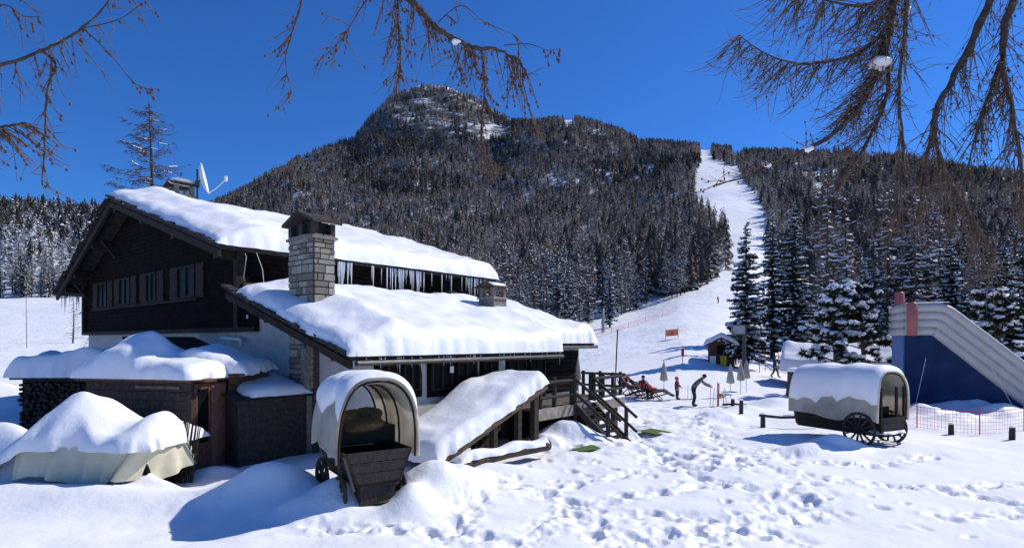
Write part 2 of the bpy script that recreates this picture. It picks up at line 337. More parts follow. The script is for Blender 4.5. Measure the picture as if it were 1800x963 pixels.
# ---------------------------------------------------------------- trees
def tree_rng(seed): return random.Random(seed)
def spruce(h, r, seed, levels, nb, segs, snow=.7, lowres=False, zmin=.08):
    R = tree_rng(seed); t = MB(); t.m = 0
    t.tube([(0, 0, -.4), (0, 0, h*.5), (0, 0, h*.98)], [h*.018, h*.011, .01], 6)
    for i in range(levels):
        f = zmin+(1-zmin)*(i/levels)**.92; z0 = h*f; L0 = r*((1-f)**.75)*(.85 if f < .2 else 1)+.06*r
        for k in range(max(3, int(nb*(1-.5*f)))):
            a = R.uniform(0, 6.283); L = L0*R.uniform(.65, 1.12); dr = R.uniform(.25, .5)*(1-f*.7)
            ca, sa = math.cos(a), math.sin(a); zz = z0+R.uniform(-.5, .5)*h/levels
            pt = lambda s: Vector((ca*L*s, sa*L*s, zz+L*(.18*s*(1-f)-dr*s*s+.12*s**4)))
            wd = L*R.uniform(.2, .3)+.08
            sd_ = Vector((-sa, ca, 0))
            for q in range(segs):
                s0, s1 = q/segs, (q+1)/segs; p0, p1 = pt(s0), pt(s1); w0, w1 = wd*(1-s0*.75)*(.45+min(s0*3, .55)), wd*(1-s1*.8)
                t.m = 1
                hang = Vector((0, 0, -R.uniform(.25, .6)*wd-.05))
                for sgn in (-1, 1):   # two drooping leaves of needles and one ragged fringe each side
                    e0 = p0+sd_*sgn*w0+hang*R.uniform(.3, 1.1); e1 = p1+sd_*sgn*w1*R.uniform(.7, 1.3)+hang*R.uniform(.3, 1.1)
                    t.add([p0, p1, e1, e0], [(0, 1, 2, 3)])
                    if not lowres:
                        for z_ in range(2):
                            u = R.uniform(0, 1); b0 = p0.lerp(p1, u)+sd_*sgn*w0*R.uniform(.1, .7); o_ = Vector((ca, sa, 0))*R.uniform(-.1, .35)*wd+sd_*sgn*R.uniform(.2, .7)*wd+Vector((0, 0, -R.uniform(.2, .75)*wd))
                            t.add([b0+sd_*.05*wd, b0+Vector((ca, sa, 0))*.16*wd, b0+o_], [(0, 1, 2)])
                if R.random() < snow and s1 > .3:      # pillow of snow along the limb
                    t.m = 2; th = R.uniform(.07, .15)*(.5+wd); k0, k1 = .62*w0*R.uniform(.6, 1.1), .62*w1*R.uniform(.5, 1.1); up = Vector((0, 0, th)); dn = hang*.25
                    q0 = p0.lerp(p1, R.uniform(0, .25)); q1 = p1
                    t.add([q0-sd_*k0+dn, q0+up, q0+sd_*k0+dn, q1-sd_*k1+dn, q1+up*R.uniform(.5, 1), q1+sd_*k1+dn, q1+Vector((ca, sa, 0))*k1*.8+dn*1.5, q0-Vector((ca, sa, 0))*k0*.5],
                          [(0, 1, 4, 3), (1, 2, 5, 4), (3, 4, 6), (4, 5, 6), (0, 7, 1), (1, 7, 2)])
    return t
def larch(h, r, seed, nbr, ntw, snow=.35, fs=1.):
    R = tree_rng(seed); t = MB(); t.m = 0
    bend = R.uniform(-.02, .02)*h
    ax = lambda f: Vector((bend*math.sin(f*3), bend*.5*math.sin(f*4), h*f))
    t.tube([ax(i/8)-Vector((0, 0, .4 if i == 0 else 0)) for i in range(9)], [h*.014*(1-i/8.3)+.012 for i in range(9)], 6)
    for i in range(nbr):
        f = .14+.84*(i/nbr)**.9; a = R.uniform(0, 6.283); L = (r*(1-f)**.7+.12*r)*R.uniform(.55, 1.1); ca, sa = math.cos(a), math.sin(a); b0 = ax(f)
        dr = R.uniform(.12, .4)
        pt = lambda s: b0+Vector((ca*L*s, sa*L*s, L*(-dr*s+.42*dr*s**3+.25*s*s*f)))
        t.m = 1; wd = (.018+.012*(1-f))*fs
        for q in range(3):
            p0, p1 = pt(q/3), pt((q+1)/3); u = Vector((0, 0, wd*(1-q*.28))); s_ = Vector((-sa, ca, 0))*wd*(1-q*.28)
            t.add([p0+u, p0-u*.6-s_, p0-u*.6+s_, p1+u*.7, p1-u*.4-s_*.7, p1-u*.4+s_*.7], [(0, 1, 4, 3), (1, 2, 5, 4), (2, 0, 3, 5)])
            if R.random() < snow:
                t.m = 2; w_ = s_*R.uniform(1.6, 3.6); uu = Vector((0, 0, wd*R.uniform(1.5, 3)))
                t.add([p0-w_+u, p0+uu+u, p0+w_+u, p1-w_*.7+u*.7, p1+uu*.7+u, p1+w_*.7+u*.7], [(0, 1, 4, 3), (1, 2, 5, 4), (0, 2, 1), (3, 4, 5)]); t.m = 1
        for k in range(ntw):
            s = R.uniform(.15, 1); p = pt(s); aa = a+R.choice((-1, 1))*R.uniform(.3, 1.4); l_ = R.uniform(.25, .6)*(1-f*.6)*r*.42
            e = p+Vector((math.cos(aa)*l_, math.sin(aa)*l_, R.uniform(-.75, .1)*l_)); sdv = Vector((-math.sin(aa), math.cos(aa), .6))*.016*fs*R.uniform(.8, 1.8)
            t.add([p-sdv, p+sdv, e], [(0, 1, 2)])
            md = p.lerp(e, .5)
            for _ in range(2):
                e2 = md+Vector((R.uniform(-1, 1), R.uniform(-1, 1), R.uniform(-.8, .3)))*l_*.5
                t.add([md-sdv*.8, md+sdv*.8, e2], [(0, 1, 2)])
    return t
NEEDLE = foliage_mat('spruce_needles', (.014, .022, .016), (.026, .034, .02), .0)
NEEDLE_MID = foliage_mat('spruce_needles_snowed', (.018, .026, .019), (.034, .036, .024), .75, 1.4, .42)
LTWIG = foliage_mat('larch_twigs', (.10, .072, .054), (.17, .125, .092), .0)
FOREST_SNOWY = foliage_mat('forest_snowy', (.03, .035, .03), (.10, .08, .06), .8, .5, .30)
FOREST = foliage_mat('forest', (.055, .056, .046), (.25, .178, .128), .7, .45, .392)
def tree_thing(name, label, cat, loc, mb, mats, group=None, rz=0, sc=1):
    """trunk and crown as two children"""
    o = thing(name, label, cat, loc, rz, group); o.scale = (sc,)*3
    a, c = MB(), MB()
    for tgt, sel in ((a, (0,)), (c, (1, 2))):
        ids = [i for i, m_ in enumerate(mb.mi) if m_ in sel]; mp_ = {}
        for i in ids:
            f = []
            for k in mb.f[i]:
                if k not in mp_: mp_[k] = len(tgt.v); tgt.v.append(mb.v[k])
                f.append(mp_[k])
            tgt.f.append(tuple(f)); tgt.mi.append(0 if mb.mi[i] < 2 else 1)
    a.build('trunk', BARK, o); c.build('crown', mats, o)
    return o
def on_ground(px, py): return hit(px, py)
def at_depth(px, Y): x = (px-900)*Y/F; return Vector((x, Y, gz(x, Y)))
# forest on the slopes
def inpoly(x, y, poly):
    c = False; j = len(poly)-1
    for i in range(len(poly)):
        xi, yi = poly[i]; xj, yj = poly[j]
        if (yi > y) != (yj > y) and x < (xj-xi)*(y-yi)/(yj-yi)+xi: c = not c
        j = i
    return c
PISTE = [(940, 660), (985, 590), (1030, 570), (1150, 541), (1225, 508), (1287, 468), (1272, 400), (1219, 358), (1224, 300), (1232, 284), (1229, 250), (1246, 250), (1254, 281), (1298, 297), (1316, 328), (1338, 360), (1352, 400), (1350, 440), (1390, 520), (1440, 590), (1440, 670)]
CLEAR = [(1345, 292, 8, 8), (1425, 308, 22, 9), (1440, 332, 14, 10), (1296, 268, 10, 12), (985, 205, 18, 10), (860, 232, 40, 12), (1000, 215, 10, 8), (1130, 250, 10, 6), (1040, 205, 9, 6), (545, 285, 18, 6), (715, 150, 25, 7), (760, 150, 14, 5)]
R = random.Random(21); near, far = [], []
cand = []
for _ in range(74000):
    px = R.uniform(-330, 2250); Y = math.sqrt(R.uniform(60**2, 1230**2))
    if px < 345 and Y > 470: continue
    cand.append((px, Y))
for _ in range(2600): cand.append((R.uniform(-330, 2250), R.uniform(60, 300)))
cx = np.array([(c[0]-900)*c[1]/F for c in cand]); cy = np.array([c[1] for c in cand]); cz = ground_arr(cx, cy, False)
sky_y = {}
for (px, Y), x, y, z in zip(cand, cx, cy, cz):
    py = HOR-(z-CZ)*F/Y
    if inpoly(px, py, PISTE): continue
    if px < 345:
        if py > 524 or Y < 150: continue
    elif px < 1100:
        if Y < 118: continue
    elif px < 1290:
        if Y < 100: continue
    elif px < 1440:
        if Y < 75: continue
    elif Y < 58: continue
    if any(((px-a)/c)**2+((py-b_)/d)**2 < 1 for a, b_, c, d in CLEAR): continue
    if 630 < px < 900 and 178 < py < 244 and R.random() < .5-(.2 if px > 800 else 0): continue
    if fbm(x/60, y/60, 2) > .42 and R.random() < .6: continue
    (near if Y < 330 else far).append((px, Y, x, y, z, py))
near.sort(key=lambda c: c[1])
# thin the near ones so that they stand a few metres apart
kept = []; cellz = set()
for c in near:
    k = (round(c[2]/4.2), round(c[3]/4.2))
    if k in cellz: continue
    cellz.add(k); kept.append(c)
vis = [c for c in kept if -60 < c[0] < 1860 and not (330 < c[0] < 860 and c[1] < 330)]
indiv = [c for c in vis if c[0] < 345][:60]+[c for c in vis if 345 <= c[0] < 1300][:85]+[c for c in vis if c[0] >= 1300][:140]; ids = set(map(id, indiv)); far += [c for c in kept if id(c) not in ids]
spr = []; lar = []
for k in range(3):
    s = tree_thing('spruce', 'x', 'tree', (0, 0, 0), spruce(15, 2.5, 40+k, 24, 9, 4, .3, True), [NEEDLE_MID, SNOW]); spr.append(s)
    s = tree_thing('larch', 'x', 'tree', (0, 0, 0), larch(17, 3.0, 60+k, 110, 11, .38, 2.1), [LTWIG, SNOW]); lar.append(s)
used = set()
def forest_tree(c, kind, k):
    src = (spr if kind == 's' else lar)[k]; first = src not in used; used.add(src)
    o = src if first else dup(src)
    px, Y, x, y, z, py = c
    o.location = (x, y, z-.2); o.rotation_euler = (0, 0, R.uniform(0, 6.28)); sc = R.uniform(.72, 1.2); o.scale = (sc, sc, sc*R.uniform(.9, 1.15))
    hill = 'on the far left hill beyond the snow field' if px < 345 else ('along the left edge of the ski run' if px < 1300 else 'in the wood right of the ski run')
    o['label'] = ('dark snow-dusted spruce ' if kind == 's' else 'bare brown larch with snowy limbs ')+hill
    o['group'] = ('spruces ' if kind == 's' else 'larches ')+hill
for c in indiv:
    px = c[0]
    pl = .38 if px < 345 else (.8 if px < 1300 else .5)
    forest_tree(c, 'l' if R.random() < pl else 's', R.randrange(3))
# the rest of the forest: one mass of jagged crowns
rs = np.random.RandomState(8)
def crown(kind):
    vs = []; fs = []; nT = 34 if kind == 's' else 38
    for i in range(nT):
        f = .06+.88*(i/nT)**1.15; a = i*2.4+rs.rand(); rad = ((1-f)**.8+.05)*rs.uniform(.7, 1.15); wd = (.6 if kind == 's' else .36)*rs.uniform(.7, 1.3)
        dz = rs.uniform(-.09, -.02) if kind == 's' else rs.uniform(-.05, .05); o = len(vs)
        vs += [(0, 0, f+(.12 if kind == 's' else .07)), (rad*math.cos(a-wd), rad*math.sin(a-wd), f+dz), (rad*math.cos(a+wd), rad*math.sin(a+wd), f+dz+.02*rs.randn())]; fs.append((o, o+1, o+2))
    o = len(vs); vs += [(-.05, 0, -.05), (.05, 0, -.05), (0, 0, 1.0), (0, -.05, -.05), (0, .05, -.05)]; fs += [(o, o+1, o+2), (o+3, o+4, o+2)]
    return np.array(vs), np.array(fs)
LIB = {k: [crown(k) for _ in range(8)] for k in 'sl'}
def forest_mass(name, label, trees, mt):
    V, Fc, TI, off = [], [], [], 0
    for c in trees:
        px, Y, x, y, z, py = c
        brown = fbm(np.array([x/130.]), np.array([y/130.]), 2)[0] > (-.12 if px > 345 else .25)
        kind = 'l' if (rs.rand() < (.8 if brown else .35)) else 's'
        vs, fs = LIB[kind][rs.randint(8)]; h = rs.uniform(9, 17)*(.8 if py < 190 else 1); r_ = h*rs.uniform(.19, .28); a = rs.rand()*6.28
        ca, sa = math.cos(a)*r_, math.sin(a)*r_
        V.append(np.stack([x+vs[:, 0]*ca-vs[:, 1]*sa, y+vs[:, 0]*sa+vs[:, 1]*ca, z-.3+vs[:, 2]*h], -1)); Fc.append(fs+off); off += len(vs)
        TI.append(np.full(len(vs), (rs.uniform(.5, .98) if kind == 'l' else rs.uniform(.02, .45))))
    V = np.concatenate(V); Fc = np.concatenate(Fc).astype(np.int32); TI = np.concatenate(TI)
    me = bpy.data.meshes.new(name); me.vertices.add(len(V)); me.vertices.foreach_set('co', V.ravel()); me.loops.add(Fc.size); me.loops.foreach_set('vertex_index', Fc.ravel())
    me.polygons.add(len(Fc)); me.polygons.foreach_set('loop_start', np.arange(0, Fc.size, 3, dtype=np.int32)); me.polygons.foreach_set('loop_total', np.full(len(Fc), 3, np.int32)); me.update(calc_edges=True)
    at_ = me.attributes.new('tint', 'FLOAT', 'POINT'); at_.data.foreach_set('value', TI.astype(np.float32))
    me.materials.append(mt); fo = bpy.data.objects.new(name, me); COL.objects.link(fo)
    tag(fo, label, 'forest', kind='stuff')
forest_mass('forest', 'dense far forest of brown larch and dark spruce covering the mountain', [c for c in far if c[0] >= 345], FOREST)
forest_mass('forest', 'snowy mixed wood on the left hill beyond the snow field', [c for c in far if c[0] < 345], FOREST_SNOWY)
# ---------------------------------------------------------------- the chalet (local x along the ridge, local y across the gable)
HX, HY = -9.945, 19.5; HR = math.atan2(.774, .633); LU, GV = Vector((.633, .774, 0)), Vector((-.774, .633, 0))
def H(u, v, z=0): return Vector((HX, HY, z))+LU*u+GV*v
chalet = thing('chalet', 'big dark timber chalet with deep snow on its roofs and a stone chimney', 'house', H(0, 0), HR)
def snow_sheet(name, parent, u0, u1, v0, v1, bz, T, r, nu=60, nv=50, rr=None, mats=SNOW):
    """pillow of snow over a slope: bz base height, T thickness, r edge radius (u-lo, u-hi, v-lo, v-hi)"""
    f0 = v0 if callable(v0) else (lambda u: v0); f1 = v1 if callable(v1) else (lambda u: v1)
    ru0, ru1, rv0, rv1 = r if hasattr(r, '__len__') else (r,)*4
    rd = lambda d, q: math.sqrt(max(0, 1-(1-min(1, d/q))**2))
    e = lambda a: .5-.5*math.cos(math.pi*a)
    A, B = np.meshgrid(np.arange(nu+1)/nu, np.arange(nv+1)/nv, indexing='ij'); ea = .5-.5*np.cos(np.pi*A); eb = .5-.5*np.cos(np.pi*B)
    U = u0+(u1-u0)*(.5*A+.5*ea); LO = np.array([[f0(u) for u in U[:, 0]]]).T; HI = np.array([[f1(u) for u in U[:, 0]]]).T; V_ = LO+(HI-LO)*(.45*B+.55*eb)
    rdn = lambda d, q: np.sqrt(np.clip(1-(1-np.minimum(1, d/q))**2, 0, 1))
    # the rim wanders in and out as slumped snow does
    wob = lambda c: 1+.5*fbm(c*1.1, c*0+u0*3, 3)
    K = rdn(U-u0, ru0*wob(V_))*rdn(u1-U, ru1*wob(V_+9))*rdn(V_-LO, rv0*wob(U+4))*rdn(HI-V_, rv1*wob(U+17)); K = np.clip(K, 0, 1)
    TT = np.array([[T(u, v) for u, v in zip(ru, rv)] for ru, rv in zip(U, V_)]); BZ = np.array([[bz(u, v) for u, v in zip(ru, rv)] for ru, rv in zip(U, V_)])
    crust = (.16*(1-K**2)*fbm(U*3.6, V_*3.6, 4)+.035*fbm(U*2.2, V_*2.2, 4))*np.minimum(1, TT*2.2)*(K > 0)
    Z_ = BZ+TT*K*(1+.32*fbm(U*.9+3, V_*.9+u0, 3))+crust; J_ = .15*(1-K)*vnoise(U*5, V_*5); J2 = .15*(1-K)*vnoise(U*5+40, V_*5)
    fn = lambda a, b_: (lambda i, k: (U[i, k]+J_[i, k], V_[i, k]+J2[i, k], Z_[i, k]))(round(a*nu), round(b_*nv))
    m = MB(); m.grid(fn, nu, nv); return m.build(name, mats, parent, True)
VB = 10.9
def rz_main(v): return 6.55+.299*v if v < VB else 6.55+.299*VB-.417*(v-VB)
def rz_low(v): return 2.93+.308*(7.45+v)
# walls
m = MB(); m.prism([(.9, .35, 3.9), (.9, .35, rz_main(.35)-.02), (.9, VB, rz_main(VB)-.02), (.9, 18.5, rz_main(18.5)-.02), (.9, 18.5, 3.9)], (12.6, 0, 0)); m.build('upper_wall', WOOD_DK, chalet)
m = MB(); m.box(1.0, 13.4, .5, 18.3, -.6, 3.9); m.build('ground_floor_wall', PLASTER, chalet)
m = MB(); m.prism([(.92, -7.0, -.6), (.92, -7.0, rz_low(-7)-.02), (.92, .34, rz_low(.34)-.02), (.92, .34, -.6)], (8.3, 0, 0)); m.build('side_wing_wall', PLASTER, chalet)
m = MB(); m.prism([(9.23, -6.0, -.6), (9.23, -6.0, rz_low(-6)-.02), (9.23, .33, rz_low(.33)-.02), (9.23, .33, -.6)], (3.9, 0, 0)); m.build('rear_wing_wall', PLASTER, chalet)
m = MB(); m.prism([(.84, -.96, 3.9), (.84, -.96, rz_low(-.96)-.02), (.84, .345, rz_low(.345)-.02), (.84, .345, 3.9)], (.07, 0, 0)); m.build('gable_boarding', WOOD_DK, chalet)
m = MB(); m.box(.74, .98, -.98, 18.56, 3.74, 3.9); m.build('floor_beam', WOOD_BEAM, chalet)
for v in (.42, 18.42): m = MB(); m.box(.74, 1.0, v-.14, v+.14, 3.9, rz_main(v)-.03); m.build('corner_post', WOOD_BEAM, chalet)
# roofs
th = .2
roof = MB()
roof.prism([(0, -.05, rz_main(-.05)), (0, VB, rz_main(VB)), (0, 20.1, rz_main(20.1)), (0, 20.1, rz_main(20.1)+th), (0, VB, rz_main(VB)+th), (0, -.05, rz_main(-.05)+th)], (14.3, 0, 0))
roof = roof.build('main_roof', SLATE, chalet)
lroof = MB()
lroof.prism([(0, -7.5, rz_low(-7.5)), (0, -.62, rz_low(-.62)), (0, -.62, rz_low(-.62)+.16), (0, -7.5, rz_low(-7.5)+.16)], (.91, 0, 0)); lroof.prism([(.912, -7.5, rz_low(-7.5)), (.912, .34, rz_low(.34)), (.912, .34, rz_low(.34)+.16), (.912, -7.5, rz_low(-7.5)+.16)], (8.638, 0, 0))
lroof.prism([(9.56, -6.5, rz_low(-6.5)), (9.56, .34, rz_low(.34)), (9.56, .34, rz_low(.34)+.16), (9.56, -6.5, rz_low(-6.5)+.16)], (4.05, 0, 0))
lroof = lroof.build('side_roof', SLATE, chalet)
sm = MB(); sm.hexa([(-.5, -.5, -.5), (.5, -.46, -.5), (.47, .5, -.5), (-.5, .46, -.5), (-.46, -.5, .42), (.5, -.5, .5), (.5, .5, .4), (-.5, .48, .5)])
slate0 = sm.build('slate', SLATE, roof); _first = [True]
def slate(parent, loc, rot, sc):
    o = slate0 if _first[0] else slate0.copy()
    if not _first[0]: COL.objects.link(o)
    _first[0] = False; o.parent = parent; o.location = loc; o.rotation_euler = rot; o.scale = sc
R = random.Random(4)
v = .0
while v < 20:
    L = R.uniform(.3, .62); a = math.atan(.299) if v < VB else -math.atan(.417)
    slate(roof, (R.uniform(-.06, .05), v+L/2, rz_main(v+L/2)+th+R.uniform(-.02, .05)), (a+R.uniform(-.05, .05), R.uniform(-.05, .05), R.uniform(-.1, .1)), (R.uniform(.3, .5), L*.95, R.uniform(.06, .13))); v += L
v = -7.45
while v < -.75:
    L = R.uniform(.3, .55)
    slate(lroof, (R.uniform(-.05, .05), v+L/2, rz_low(v+L/2)+.16+R.uniform(-.02, .04)), (math.atan(.308)+R.uniform(-.05, .05), 0, R.uniform(-.1, .1)), (R.uniform(.3, .45), L*.95, R.uniform(.06, .12))); v += L
for k in range(28):      # bare slates along the ridge and beside the small chimney
    u = 3.4+k*.29
    slate(roof, (u, VB-.1+R.uniform(-.08, .08), rz_main(VB-.1)+th+.05), (math.atan(.299)*.5, R.uniform(-.04, .04), R.uniform(-.05, .05)), (.31, .62, .07))
for k in range(12): slate(lroof, (9.3+R.uniform(0, 2.4), -.55+R.uniform(-.5, .8), 5.45+.02*k), (.3, R.uniform(-.1, .1), R.uniform(-.5, .5)), (R.uniform(.5, .8), R.uniform(.4, .6), .05))
for sgn, (va, vb) in enumerate(((-.05, VB), (VB, 20.1))):
    m = MB(); m.hexa([(-.06, va, rz_main(va)-.26), (.06, va, rz_main(va)-.26), (.06, vb, rz_main(vb)-.26), (-.06, vb, rz_main(vb)-.26), (-.06, va, rz_main(va)-.004), (.06, va, rz_main(va)-.004), (.06, vb, rz_main(vb)-.004), (-.06, vb, rz_main(vb)-.004)]); m.build('barge_board', WOOD_BEAM, roof)
m = MB(); va, vb = -7.5, -.6; m.hexa([(-.06, va, rz_low(va)-.22), (.06, va, rz_low(va)-.22), (.06, vb, rz_low(vb)-.22), (-.06, vb, rz_low(vb)-.22), (-.06, va, rz_low(va)-.004), (.06, va, rz_low(va)-.004), (.06, vb, rz_low(vb)-.004), (-.06, vb, rz_low(vb)-.004)]); m.build('barge_board', WOOD_BEAM, lroof)
for v in (.5, 4.2, 7.6, VB, 14.2, 17.2, 18.9):
    m = MB(); m.box(.08, .9, v-.13, v+.13, rz_main(v)-.42 if v != VB else rz_main(v)-.5, rz_main(v)-(.05 if v != VB else .12)); m.build('purlin', WOOD_BEAM, chalet)
for v in (-.6, -3.0, -6.6): m = MB(); m.box(.08, .9, v-.12, v+.12, rz_low(v)-.32, rz_low(v)-.05); m.build('purlin', WOOD_BEAM, chalet)
# carved bracket under the left eave
for v in (13.2, 17.6):
    m = MB(); m.tube([(.8, v, rz_main(v)-1.3), (.5, v, rz_main(v)-.9), (.2, v, rz_main(v)-.5)], .07, 6); m.build('bracket', WOOD_BEAM, chalet)
# roof snow
def T_main(u, v):
    t = .72 if v < VB else .4
    if v < VB: t *= .55+.45*min(1, max(0, u-.1)/1.5)+.25*math.exp(-((u-1.9)/.7)**2)*(.4+.6*v/VB)
    bare = math.exp(-((v-VB)/.55)**2)*max(0, min(1, (u-2.6)/.8))*max(0, min(1, (11.6-u)/.8))
    t *= 1-.97*min(1, bare*1.35)
    return max(.012, t)
snow_sheet('roof_snow', roof, -.13, 14.42, -.2, 20.25, lambda u, v: rz_main(v)+th-.01, T_main, (.5, .5, .42, .3), 80, 110)
def T_low(u, v):
    t = .68*(.6+.4*min(1, max(0, u)/1.6)+.3*math.exp(-((u-1.7)/.6)**2)*min(1, (-v)/4))
    return t*(.16+.84*min(1, max(0, .3-v)/2.2))
v_lo = lambda u: -7.66+1.0*smooth01(np.array((u-9.5)/.35)).item()
snow_sheet('roof_snow', lroof, -.12, 13.72, v_lo, lambda u: -1.35+1.65*smooth01(np.array((u-.3)/2.6)).item(), lambda u, v: rz_low(v)+.15, T_low, (.5, .5, .4, .15), 110, 70)
# windows
def window(parent, o, ax, nrm, w_, z0, z1, mull=1, frame=WOOD_BEAM, fw=.07, tr=0):
    ax, nrm, o = Vector(ax), Vector(nrm), Vector(o); f = MB()
    def b3(a0, a1, c0, c1, d0, d1):
        q = lambda a, z, d: o+ax*a+nrm*d+Vector((0, 0, z))
        return [q(a0, c0, d0), q(a1, c0, d0), q(a1, c0, d1), q(a0, c0, d1), q(a0, c1, d0), q(a1, c1, d0), q(a1, c1, d1), q(a0, c1, d1)]
    f.hexa(b3(0, fw, z0, z1, 0, .09)); f.hexa(b3(w_-fw, w_, z0, z1, 0, .09)); f.hexa(b3(fw, w_-fw, z0, z0+fw, 0, .092)); f.hexa(b3(fw, w_-fw, z1-fw, z1, 0, .092))
    for k in range(mull): c = w_*(k+1)/(mull+1); f.hexa(b3(c-.03, c+.03, z0+fw, z1-fw, 0, .08))
    for k in range(tr): c = z0+(z1-z0)*(k+1)/(tr+1); f.hexa(b3(fw, w_-fw, c-.015, c+.015, 0, .07))
    fo_ = f.build('window', frame, parent)
    for k in range(mull+1):
        a0 = fw+(w_-2*fw)*k/(mull+1); a1 = fw+(w_-2*fw)*(k+1)/(mull+1); p = MB(); p.hexa(b3(a0+.002, a1-.002, z0+fw, z1-fw, .004, .03)); p.build('pane', GLASS, fo_)
    return fo_
def shutter(parent, o, ax, nrm, w_, z0, z1, mt=WOOD_BEAM):
    ax, nrm, o = Vector(ax), Vector(nrm), Vector(o); n = 3; s = MB()
    q = lambda a, z, d: o+ax*a+nrm*d+Vector((0, 0, z))
    for k in range(n):
        a0, a1 = w_*k/n+.006, w_*(k+1)/n-.006; s.hexa([q(a0, z0, .01), q(a1, z0, .01), q(a1, z0, .05), q(a0, z0, .05), q(a0, z1, .01), q(a1, z1, .01), q(a1, z1, .05), q(a0, z1, .05)])
    for c in (z0+.2*(z1-z0), z0+.8*(z1-z0)): s.hexa([q(.02, c-.05, .051), q(w_-.02, c-.05, .051), q(w_-.02, c-.05, .075), q(.02, c-.05, .075), q(.02, c+.05, .051), q(w_-.02, c+.05, .051), q(w_-.02, c+.05, .075), q(.02, c+.05, .075)])
    return s.build('shutter', mt, parent)
for va, vb in ((4.05, 5.77), (8.06, 9.26), (11.3, 12.8), (14.67, 16.2)):
    window(chalet, (.9, va, 0), (0, 1, 0), (-1, 0, 0), vb-va, 5.15, 6.45, 1, WOOD_BEAM)
    for o_ in (va-.78, vb+.06): shutter(chalet, (.9, o_, 0), (0, 1, 0), (-1, 0, 0), .72, 5.12, 6.48)
m = MB(); m.box(.70, .9, 3.6, 16.6, 5.02, 5.1); m.build('sill_rail', WOOD_BEAM, chalet)
for u0, u1, z0 in ((1.1, 2.83, 1.75), (3.06, 5.29, 1.7), (5.42, 6.37, 1.25), (6.77, 9.15, 1.22)):
    m = MB(); m.box(u0, u1, -7.05, -7.002, z0, 2.9); wp = m.build('timber_panel', WOOD_DK, chalet)
    k = max(1, round((u1-u0)/1.1)); dw = (u1-u0)/k
    for j in range(k): window(chalet, (u0+dw*j+.12, -7.05, 0), (1, 0, 0), (0, -1, 0), dw-.24, z0+.2, 2.75, 1, WOOD_BEAM, .05)
m = MB(); m.box(3.9, 4.06, -7.16, -7.145, 2.42, 2.62); m.build('notice', WHITEMETAL, chalet)
m = MB(); m.box(.815, .83, -.35, -.25, 4.2, 4.32); m.build('junction_box', WHITEMETAL, chalet)
m = MB(); m.box(9.6, 13.0, -6.05, -6.002, 1.22, 3.0); m.build('timber_panel', WOOD_DK, chalet)
m = MB(); m.tube([(.1, -7.6, 2.84), (9.5, -7.6, 2.84)], .075, 8); m.tube([(9.6, -6.6, 3.16), (13.7, -6.6, 3.16)], .07, 8); m.build('gutter', METAL, chalet)
m = MB(); m.tube([(.95, .1, 5.5), (.7, -.3, 5.6), (.72, -.45, 6.3), (.74, -.3, 6.45)], .011, 6); m.tube([(.8, -1.5, 5.3), (.78, -1.45, 5.8), (.8, -1.0, 6.4)], .010, 6); m.build('cable', WHITEMETAL, chalet, True)
# icicles
ic = MB(); ic.lathe([(.5, 0), (.42, -.2), (.2, -.62), (.03, -1)], n=6); icic0 = ic.build('icicle', ICE, roof, True); _fi = [True]
def icicle(parent, loc, w_, L):
    o = icic0 if _fi[0] else icic0.copy()
    if not _fi[0]: COL.objects.link(o)
    _fi[0] = False; o.parent = parent; o.location = loc; o.scale = (w_, w_, L)
R = random.Random(9)
for k in range(92):
    u = R.choice((R.uniform(4.6, 5.2), R.uniform(6.2, 9.4), R.uniform(7., 9.), R.uniform(9.4, 13.4))); L = R.uniform(.25, .7) if R.random() < .5 else R.uniform(.7, 1.45)
    icicle(roof, (u, -.08+R.uniform(-.06, .06), rz_main(-.05)+.06), .028+.034*L, L)
for k in range(34): u = R.uniform(.4, 9.4); icicle(lroof, (u, -7.56+R.uniform(-.03, .03), rz_low(-7.5)+.05), .035, R.choice((.1, .16, .2, .3, .45)))
for k in range(9): icicle(roof, (R.uniform(-.05, 1.0), 20.1, rz_main(20.1)+.05), .06, R.uniform(.4, 1.25))
# stone chimney
chim = MB(); cu0, cu1, cv0, cv1 = .72, 1.42, -4.61, -3.26; chim.box(cu0, cu1, cv0, cv1, .0, 6.5); chim = chim.build('chimney', MORTAR, chalet)
stones = []
for mt in STONES:
    q = MB(); j = lambda: R.uniform(-.03, .03); q.hexa([(x+j(), y+j(), z+j()) for z in (-.5, .5) for x, y in ((-.5, -.5), (.5, -.5), (.5, .5), (-.5, .5))]); stones.append(q)
stone_obj = [s.build('stone', STONES[i], chim) for i, s in enumerate(stones)]; _fs = [True]*3
def stone(c, s):
    i = R.randrange(3); o = stone_obj[i] if _fs[i] else stone_obj[i].copy()
    if not _fs[i]: COL.objects.link(o)
    _fs[i] = False; o.parent = chim; o.location = c; o.scale = s
z = 2.0
while z < 6.45:
    hgt = R.uniform(.13, .29); faces = [('u', cu0, cv0, cv1), ('v', cv0, cu0, cu1)]
    if z > 4.3: faces += [('u', cu1, cv0, cv1)]
    for ax_, c, a0, a1 in faces:
        if z < 4.2 and ax_ == 'v': continue
        a = a0
        while a < a1-.05:
            L = min(R.choice((.12, .2, .3, .38, .48)), a1-a)
            if a1-a-L < .1: L = a1-a
            pr = R.uniform(.05, .11); s = (pr, L-.035, hgt-.035) if ax_ == 'u' else (L-.035, pr, hgt-.035); q = (c, a+L/2, z+hgt/2) if ax_ == 'u' else (a+L/2, c, z+hgt/2)
            stone(q, s); a += L
    z += hgt
m = MB(); m.box(cu0-.08, cu1+.08, cv0-.08, cv1+.08, 6.5, 6.58); m.build('ledge', STONES[1], chim)
m = MB()
